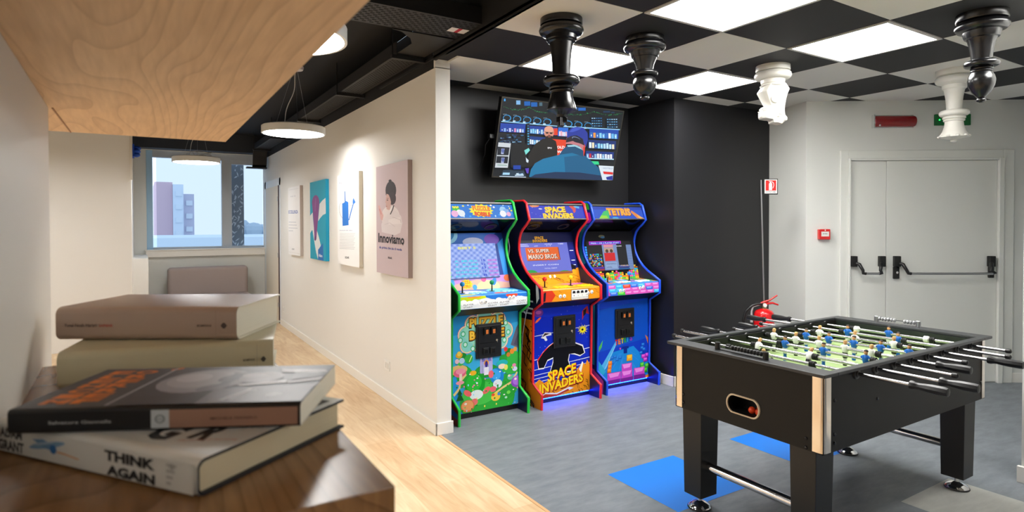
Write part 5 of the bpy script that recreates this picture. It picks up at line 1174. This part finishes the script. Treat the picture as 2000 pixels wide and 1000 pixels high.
# rods
RX = [2.667+.1605*k for k in range(8)]; RZ = .838
SKIN = mat('figure_skin', '#e0a777', .5); HAIRB = mat('figure_dark_hair', '#2a1c18', .5); HAIRF = mat('figure_blond_hair', '#c9a263', .5)
SHB = mat('figure_blue_shirt', '#1467c4', .35); SHW = mat('figure_white_shirt', '#f1f1ee', .35); SHO = mat('figure_black_shorts', '#161616', .4)
RUB = mat('black_rubber', '#151515', .5)
def player(rod, x, y, blue, tilt=0.0):
    m = M()
    def loft_sq(rs):   # (z, half width y, half depth x)
        rings = [[(x+hx*math.cos(a), y+hy*math.sin(a)*1.0, RZ+z) for a in [2*PI*k/14 for k in range(14)]] for z, hy, hx in rs]; m.loft(rings)
    m.m = 0; loft_sq([(-.020, .0125, .010), (-.015, .0145, .0125), (0, .0175, .014), (.012, .018, .012), (.019, .014, .009), (.022, .006, .006)])
    for s_ in (-1, 1): m.ball((x, y+s_*.0185, RZ+.003), .0075, .006, .013, 10, 8)
    m.m = 1; loft_sq([(-.050, .011, .0085), (-.044, .0135, .011), (-.020, .0135, .011)])
    m.m = 3 if not blue else 0; loft_sq([(-.068, .0095, .0065), (-.058, .0085, .006), (-.046, .010, .008)])
    m.m = 1 if not blue else 3; loft_sq([(-.090, .0095, .010), (-.082, .010, .013), (-.068, .009, .007)])
    m.m = 2; m.ball((x, y, RZ+.032), .0095, .0095, .0125, 14, 8); m.m = 4; m.ball((x+.0025, y, RZ+.0385), .0105, .0103, .008, 14, 6)
    if tilt:
        c_, s__ = math.cos(tilt), math.sin(tilt)
        m.v = [(x+(px-x)*c_-(pz-RZ)*s__, py, RZ+(px-x)*s__+(pz-RZ)*c_) for px, py, pz in m.v]
    shirt, low = (SHB, mat('figure_white_shorts', '#e8e8ea', .4)) if blue else (SHW, SHO)
    return m.build('player', [shirt, low, SKIN, SHB if blue else mat('figure_socks', '#e9e9e6', .4), HAIRB if blue else HAIRF], rod, smooth=50)
# (rod index, blue?, player positions, bumpers, near end, far end, grip on near side)
RODS = [(0, 0, [1.87], [2.10, 1.63], 1.212, 2.474, 1, .9), (1, 0, [2.037, 1.744], [2.06+.004, 1.715], 1.171, 2.559, 1, -.45), (2, 1, [1.985, 1.768, 1.556], [2.017, 1.52], 1.191, 2.42, 0, 0),
        (3, 0, [2.163, 2.025, 1.889, 1.746, 1.612], [2.20, 1.578], 1.318, 2.429, 1, 0), (4, 1, [2.063, 1.927, 1.787, 1.647, 1.509], [2.099, 1.472], 1.278, 2.39, 0, 0),
        (5, 0, [2.077, 1.868, 1.659], [2.118, 1.628], 1.234, 2.465, 1, 0), (6, 1, [1.998, 1.714], [2.035, 1.682], 1.220, 2.561, 0, 0), (7, 1, [1.842], [2.06, 1.61], 1.272, 2.478, 0, 0)]
for i, bl, pl, bm, yn, yf, near, tl in RODS:
    x = RX[i]; m = M(); y_a = yn-(.02 if near else .0); y_b = yf+(.0 if near else .02)
    m.cyl((x, y_a, RZ), (x, y_b, RZ), .0078, 18); rod = m.build('rod', mat('rod_steel', '#b4b4b6', .24, 1), ft, smooth=40)
    for y in pl: player(rod, x, y, bl, tl)
    for y in bm:
        m = M(); pr_ = []
        for k in range(4): pr_ += [(.010, k*.0065), (.0165, k*.0065+.001), (.0165, k*.0065+.0045), (.010, k*.0065+.0055)]
        m.lathe(pr_, (x, y-.013, RZ), 18, (0, 1, 0)); m.build('rubber_bumper', RUB, rod, smooth=30)
    if i == 7:
        for y in (2.030, 1.640): m = M(); m.lathe([(.012, 0), (.018, .004), (.018, .026), (.012, .03)], (x, y-.015, RZ), 16, (0, 1, 0)); m.build('end_player', SHW, rod, smooth=40)
    for y, d in ((FY0, -1), (FY1, 1)):
        m = M(); m.lathe([(.026, 0), (.024, .006), (.015, .008), (.014, .012)], (x, y+(0 if d < 0 else 0), RZ), 20, (0, d, 0)); m.build('bearing', BLKP, rod, smooth=40)
        m = M(); m.lathe([(.026, 0), (.023, .006), (.014, .008)], (x, (1.449 if d < 0 else 2.231), RZ), 20, (0, -d, 0)); m.build('bearing', BLKP, rod, smooth=40)
    yg, dg = (yn, -1) if near else (yf, 1)
    m = M(); prof = [(.010, -.004), (.0175, .0), (.0185, .010), (.0150, .022), (.0135, .034), (.0165, .058), (.0185, .080), (.019, .125), (.0175, .136), (.010, .138)]
    m.lathe(prof, (x, yg, RZ), 8, (0, dg, 0)); m.build('handle', BLKP, rod, smooth=28)
    ye, de = (yf, 1) if near else (yn, -1)
    m = M(); m.lathe([(.0078, -.002), (.0115, 0), (.0125, .010), (.0115, .020), (.006, .024), (0, .025)], (x, ye, RZ), 16, (0, de, 0)); m.build('end_cap', BLKP, rod, smooth=40)

# ================================================================== FIRE EXTINGUISHER ON ITS STAND
ex, ey = 4.80, 3.40
t = thing('fire_extinguisher', (ex, ey, .20), 'red fire extinguisher with black hose standing beside the black wall', 'fire extinguisher')
m = M(); m.lathe([(0, .20), (.078, .20), (.086, .212), (.088, .225), (.088, .655), (.084, .685), (.068, .708), (.035, .722), (.022, .726)], (ex, ey, 0), 40); m.build('cylinder', RED, t, smooth=40)
m = M(); m.lathe([(.022, .724), (.022, .745), (.016, .748), (.016, .775), (.010, .78)], (ex, ey, 0), 20); m.build('valve', mat('brass_valve', '#b9a47a', .3, 1), t, smooth=40)
fx = rt0
def E_(a, z, o=0.0): return Vector((ex, ey, 0))+rt0*a+ZZ*z+Vector((-fw.x, -fw.y, 0))*o
m = M(); m.tube([E_(-.03, .772), E_(.0, .785), E_(.05, .80), E_(.12, .845)], [.010, .011, .009, .007], 8); m.build('lever', RED, t, smooth=50)
m = M(); m.tube([E_(-.03, .765), E_(.03, .77), (E_(.08, .775)), E_(.13, .758)], [.011, .011, .009, .007], 8); m.build('carry_handle', RED, t, smooth=50)
m = M(); m.lathe([(.017, 0), (.017, .014), (0, .014)], E_(.0, .757, .014), 18, -fw); m.build('gauge', WPLAST, t, smooth=40)
m = M(); m.tube([E_(-.015, .765), E_(-.06, .768), E_(-.11, .75), E_(-.165, .70), E_(-.185, .62), E_(-.175, .54), E_(-.14, .48), E_(-.10, .46), E_(-.09, .50)], .013, 10); m.build('hose', BLKP, t, smooth=60)
m = M(); m.tube([E_(-.112, .60), E_(-.112, .70), E_(-.10, .74), E_(-.06, .755), E_(-.03, .762)], [.012, .009, .008, .008, .008], 10); m.build('nozzle_clip', mat('clip_grey', '#a9a7a8', .4), t, smooth=60)
# wrap-around white print on the cylinder
def wrap(m, a0, a1, z0, z1, r=.0885):
    base = math.atan2(-fw.y, -fw.x); n = max(2, int((a1-a0)/.12)+1)
    P = [(ex+r*math.cos(base+a0+(a1-a0)*k/n), ey+r*math.sin(base+a0+(a1-a0)*k/n)) for k in range(n+1)]
    m.add([(x, y, z0) for x, y in P]+[(x, y, z1) for x, y in P], [(k, k+1, n+2+k, n+1+k) for k in range(n)])
m = M()
for z, segs in ((.60, ((-.85, -.65), (-.5, .75))), (.585, ((-.5, .0), (.1, .7))), (.57, ((-.5, -.1), (.1, .6))), (.553, ((-.5, -.05), (.1, .75))), (.54, ((-.5, .2), (.3, .7))), (.50, ((-.5, .1), (.2, .7))), (.485, ((-.5, -.2), (.1, .5))), (.46, ((-.85, -.65), (-.5, .1))), (.445, ((-.5, .1), (.2, .6)))):
    for a0, a1 in segs: wrap(m, a0, a1, z-.004, z+(.012 if a1-a0 < .25 else .002))
m.build('label_print', mat('label_white', '#f0d8d4', .5), t)
t = thing('sign_stand', (ex+.02, ey+.10, 0), 'thin metal pole with red and white extinguisher sign beside the black wall', 'sign stand')
px0, py0 = 4.915, 3.461
m = M(); m.lathe([(0, 0), (.14, 0), (.142, .006), (.135, .014), (0, .016)], (ex, ey, 0), 36); m.build('base', BLKM, t, smooth=40)
m = M()

m.tube([(ex+.11*math.cos(a), ey+.11*math.sin(a), .19) for a in [2*PI*k/24 for k in range(25)]], .006, 8); m.lathe([(0, .18), (.10, .18), (.10, .186), (0, .186)], (ex, ey, 0), 28); m.build('support_ring', BLKM, t)
for a in (.3, 2.4, 4.5):
    m = M(); m.cyl((ex+.11*math.cos(a), ey+.11*math.sin(a), .012), (ex+.11*math.cos(a), ey+.11*math.sin(a), .19), .006, 8); m.build('leg', BLKM, t)
ptop = Vector((px0, py0, 1.90))-rt0*.05; pbot = Vector((px0, py0, .05))
m = M(); m.cyl(pbot, ptop, .0075, 12); m.build('pole', ALU, t, smooth=40)
so = Vector((px0, py0, 1.775))-rt0*.035; sn = Vector((-fw.x, -fw.y, 0)).normalized(); su = ZZ.cross(sn); sd = -ZZ
so = so+rt0*.004
m = M(); m.obox(so, su, ZZ, sn, 0, .135, -.01, .135, -.006, .006); sg_ = m.build('sign', BLKM, t, bevel=.002)
A = Art(so+su*.012+ZZ*.128+sn*.0062, so+su*.127+ZZ*.128+sn*.0062, so+su*.012+ZZ*.0+sn*.0062, base='#f2f0ee')
A.rect('#d8201c', .08, .06, .92, .80); A.poly('#f8f4f2', (.34, .30), (.40, .24), (.56, .24), (.60, .30), (.60, .76), (.34, .76)); A.rect('#f8f4f2', .42, .14, .52, .24); A.line('#f8f4f2', [(.34, .13), (.62, .17), (.72, .26), (.74, .42), (.66, .62)], .05); A.text('#3a3a48', 'ESTINTORE', .12, .94, .88, .94, .09, .02)
A.build('sign_print', PRINT, sg_)
# small red plug on the alcove wall
# ================================================================== BOOKCASE
bc = thing('bookcase', (-.3, .7, 0), 'pale wooden shelf unit framing the view on the left, with white side panel', 'bookcase')
SH1 = mat_ash('ash_veneer_light', '#cba57b', '#eac79c', .5); SH2 = mat_ash('oak_shelf_brown', '#78532f', '#9c7448', .26)
ZB, ZT, XR = 1.306, 1.68, .158
m = M(); m.box(-.75, -.35, ZT, XR, 1.44, ZT+.04); m.build('shelf_board', SH1, bc, bevel=.0006)
m = M(); m.box(-.75, .42, ZB-.045, XR, 1.03, ZB); m.build('shelf_board', SH2, bc, bevel=.0008)
m = M(); m.box(-.1155, 1.155, ZT-.0012, -.1135, 1.44, ZT); m.build('board_joint', mat('joint_brown', '#8a5a30', .6), bc)
PANG = mat('side_panel_grey', '#d5d2ca', .5)
m = M(); m.add([(-.125, .25, 0), (-.100, .25, 0), (-.119, 1.15, 0), (-.145, 1.15, 0), (-.125, .25, ZT), (-.100, .25, ZT), (-.119, 1.15, ZT), (-.145, 1.15, ZT)],
              [(0, 3, 2, 1), (4, 5, 6, 7), (0, 1, 5, 4), (1, 2, 6, 5), (2, 3, 7, 6), (3, 0, 4, 7)])
m.build('side_panel', PANG, bc, bevel=.001)

# ================================================================== BOOKS
def CW(r, d, z=0): return Vector((rt0.x*r+fw.x/math.hypot(fw.x, fw.y)*d, rt0.y*r+fw.y/math.hypot(fw.x, fw.y)*d, z))
PAGE = mat('paper_pages', '#dccfae', .85); PAGE2 = mat('paper_pages_pale', '#e3dcc8', .85)
def stripes(mt):
    n = mt.node_tree; b = n.nodes['Principled BSDF']; t = n.nodes.new('ShaderNodeTexCoord'); mp = n.nodes.new('ShaderNodeMapping'); mp.inputs['Scale'].default_value = (3, 3, 900)
    no = n.nodes.new('ShaderNodeTexNoise'); no.inputs['Scale'].default_value = 1; n.links.new(t.outputs['Object'], mp.inputs[0]); n.links.new(mp.outputs[0], no.inputs['Vector'])
    u = n.nodes.new('ShaderNodeBump'); u.inputs['Strength'].default_value = .5; u.inputs['Distance'].default_value = .0006; n.links.new(no.outputs['Fac'], u.inputs['Height']); n.links.new(u.outputs[0], b.inputs['Normal'])
stripes(PAGE); stripes(PAGE2)
def book(lb, o, e, L, W, z, T, cover, lining, pages, hard, draw_spine=None, draw_top=None, base_spine=None, base_top=None, bulge=.004, extra=None):
    """spine from o along e (unit vector), the book reaching back at a right angle; covers are closed shells round the pages"""
    e = e.normalized(); b = Vector((-e.y, e.x, 0))
    if b.dot(fw) < 0: b = -b
    t = thing('book', tuple(o+e*(L/2)+b*(W/2)+ZZ*z), lb, 'book', 'books stacked on the wooden shelf')
    def P(a, y, h): return o+e*a+b*y+ZZ*(z+h)
    def prof(off, wend, n=14, sq=.35):
        # U section: top edge, rounded spine, bottom edge
        r = []; T_ = T-2*off; r.append((wend, off)); 
        cs = .0035 if not hard else T_*.2
        cs = min(cs, T_*.45)
        r.append((cs+off, off))
        for k in range(1, 7): a = PI/2*k/6; r.append((off+cs-cs*math.sin(a), off+cs-cs*math.cos(a)))
        for k in range(0, 6): a = PI/2*k/6; r.append((off+cs-cs*math.cos(a), T-off-cs+cs*math.sin(a)))
        r.append((cs+off, T-off)); r.append((wend, T-off))
        return [(y-bulge*math.sin(PI*min(1, max(0, h/T)))*(1 if y < cs+off+1e-6 else 0), h) for y, h in r]
    th = .0022 if hard else .0006
    outp = prof(0, W); inp = prof(th, W)
    rings = [[P(a, y, h) for y, h in outp+inp[::-1]] for a in (0, L)]
    m = M(); m.m = 0; n = len(outp); N_ = 2*n
    vs = rings[0]+rings[1]; fs = []; mi = []
    m.add(vs, []); 
    for i in range(N_):
        j = (i+1) % N_; m.f.append([i, j, N_+j, N_+i]); m.mi.append(0 if i < n-1 else 1); m.c.append((1, 1, 1))
    for i in range(n-1):
        for s_ in (0, 1):
            a_, b_, c_, d_ = i, i+1, N_-2-i, N_-1-i
            q = [s_*N_+k for k in ((a_, d_, c_, b_) if s_ == 0 else (a_, b_, c_, d_))]; m.f.append(q); m.mi.append(1); m.c.append((1, 1, 1))
    cv = m.build('cover', [cover, lining], t, smooth=50)
    ins = .004 if hard else .0004; g = .0
    pi_ = prof(th+.0002, W-ins)
    m = M(); m.loft([[P(a, y, h) for y, h in pi_] for a in (ins, L-ins)]); m.build('page_block', pages, t)
    if draw_spine:
        cs = T*.12 if hard else .003
        A = Art(P(.002, -bulge*.93-.0002, T-cs*.8), P(L-.002, -bulge*.93-.0002, T-cs*.8), P(.002, -bulge*.93-.0002, cs*.8), q=((0, 0), (1, 0), (1, 1), (0, 1)), base=base_spine, lift=.0003, step=.00003); draw_spine(A); A.build('spine_print', PRINTM, cv)
    if draw_top:
        A = Art(P(.0008, W-.0008, T), P(L-.0008, W-.0008, T), P(.0008, (T*.30 if hard else .0035)+.001, T), base=base_top, lift=.0002, step=.00002); draw_top(A); A.build('cover_print', PRINT if hard else PRINTG, cv)
    return t
# 1 - white jacketed hardback at the bottom
def sp1(A):
    A.text('#2c2c30', 'ADAM', .03, .45, .16, .45, .36, .04); A.text('#2c2c30', 'GRANT', .02, .95, .17, .95, .40, .04)
    A.ell('#7fa6c8', .30, .42, .045, .26, .35); A.poly('#6f98c0', (.22, .30), (.28, .22), (.34, .40), (.35, .60), (.29, .55)); A.ell('#2f6fb4', .335, .52, .018, .17); A.ell('#a8c0d4', .28, .38, .02, .14, .4); A.line('#d8923a', [(.355, .58), (.40, .60), (.47, .68)], .012, .05)
    A.text('#1f1f22', 'THINK', .60, .47, .835, .47, .37, .05); A.text('#1f1f22', 'AGAIN', .61, .97, .835, .97, .36, .05)
    for k in range(4): A.rect('#b9b9b6', .885, .12+.2*k, .93-.008*k, .22+.2*k)
    A.ell('#a9a9a8', .91, .2, .012, .1)
def tp1(A):
    A.text('#1f1f22', 'ADAM', .25, .40, .97, .40, .34, .05)
    A.text('#1f1f22', 'A', .56, .78, .65, .78, .22, .05); A.text('#1f1f22', 'G', .645, .95, .755, .95, .22, .05); A.text('#1f1f22', 'R', .80, .87, .88, .87, .22, .05); A.text('#c86a5a', 'the power of knowing', .80, .93, .97, .80, .035, .0); A.text('#3a3a40', 'you', .90, .66, .96, .62, .05, .01)
book('white jacketed hardback with black lettering at the bottom of the stack of books', CW(-.444, .512), CW(.924, -.382), .24, .16, ZB, .027,
     mat('jacket_white', '#dfe0dc', .4), mat('dark_board', '#1a1c22', .6), PAGE, True, sp1, tp1, '#dfe0dc', '#d5dad9', bulge=.002)
# 2 - paperback with portrait
def sp2(A):
    A.rect('#0b0a0b', 0, 0, .482, 1); A.rect('#c3cbd0', .482, 0, .545, 1); A.rect('#a07a66', .545, 0, 1, 1)
    A.text('#b8b8ba', 'Salvatore Giannella', .13, .64, .345, .64, .17, .01); A.ell('#6c7680', .513, .5, .018, .24); A.ell('#c3cbd0', .513, .5, .013, .17); A.rect('#6c7680', .500, .44, .526, .47); A.rect('#6c7680', .500, .53, .526, .56)
    A.text('#4c2f26', 'MICHELE FERRERO', .69, .62, .855, .62, .15, .01)
def tp2(A):
    A.rect('#47474c', 0, 0, 1, 1)
    for k, (a, b_) in enumerate(((.30, .22), (.52, .5), (.70, .74))): pass
    # title reads away from the spine, letters run across the cover
    vs = ('MICHELE', 'FERRERO')
    for k, tx in enumerate(vs):
        x0 = .15+.105*k
        for i, ch in enumerate(tx): A.text('#d9762a', ch, x0-.095+.0, .93-.125*i, x0-.095+.092, .93-.125*i, .105, .045)
    A.poly('#d9762a', (.30, .10), (.34, .04), (.33, .0), (.29, .06))
    A.poly('#a9a9ad', (.305, .99), (.315, .99), (.315, .02), (.305, .02))
    # portrait lying on its side: large rounded grey head, ear, shoulder, tie
    A.ell('#8d8a8f', .52, .42, .175, .33); A.ell('#a19ea2', .50, .38, .13, .24); A.ell('#b5b2b5', .46, .34, .07, .12); A.ell('#76747a', .60, .62, .05, .10, .3); A.ell('#6a686e', .63, .34, .05, .14, .2); A.ell('#8f8b90', .74, .36, .09, .16); A.poly('#5c5b61', (.60, .20), (.66, .25), (.64, .52), (.60, .60), (.61, .40)); A.ell('#a9a5a9', .70, .30, .05, .06)
    A.poly('#6b676c', (.62, .66), (1, .58), (1, 1), (.62, 1)); A.poly('#c0bec2', (.78, .12), (.98, .16), (1, .24), (.90, .26), (.80, .22)); A.poly('#c9c7ca', (.68, .56), (.86, .46), (.87, .54), (.70, .60)); A.poly('#b4b2b6', (.87, .50), (1, .38), (1, .48), (.88, .56)); A.poly('#57555a', (.86, .24), (1, .26), (1, .36), (.88, .46)); A.rect('#3f3f45', .34, .80, .62, 1.0)
    A.poly('#b0aeb2', (.69, .94), (.71, .94), (.77, .70), (.755, .68)); A.poly('#b0aeb2', (.72, .93), (.735, .93), (.79, .72), (.78, .70)); A.ell('#918e92', .875, .84, .03, .05)
book('paperback with orange title and grey portrait cover, lying on the white jacketed hardback', CW(-.401, .472), CW(.226, .018), .227, .135, ZB+.0272, .0195,
     mat('cover_black', '#0d0c0e', .35), mat('cover_inner', '#cfc6b6', .7), PAGE2, False, sp2, tp2, None, '#3a3a3f', bulge=0)
# 3 - cream hardback, 4 - beige hardback on it
def sp3(A):
    A.line('#a8a48e', [(.925, 0), (.925, 1)], .0015); A.text('#5c5748', 'BOMPIANI', .855, .60, .912, .60, .09, .02); A.ell('#4c4a44', .958, .56, .010, .10); A.ell('#4c4a44', .958, .56, .014, .05)
def sp4(A):
    A.text('#5a4a48', 'Yuval Noah Harari', .045, .60, .225, .60, .13, .012); A.text('#c0483e', 'SAPIENS', .240, .595, .315, .595, .09, .02); A.text('#5c4c46', 'BOMPIANI', .79, .60, .87, .60, .08, .02)
    A.line('#96806f', [(.895, 0), (.895, 1)], .0012); A.ell('#574a48', .940, .56, .013, .11); A.ell('#574a48', .940, .56, .017, .06)
b3 = book('thick cream hardback with plain jacket directly under the beige one', CW(-.535, .700), CW(.941, .338), .236, .142, ZB, .043,
     mat('jacket_cream', '#cfc9aa', .4), mat('jacket_lining', '#d9d3bd', .7), PAGE2, True, sp3, None, None, bulge=.003)
b4 = book('thick beige hardback at the top of the stack of books', CW(-.593, .776), CW(1, 0), .235, .145, ZB+.0435, .043,
     mat('jacket_beige', '#b8a192', .24), mat('jacket_lining', '#d9d3bd', .7), PAGE2, True, sp4, None, None, bulge=.003)
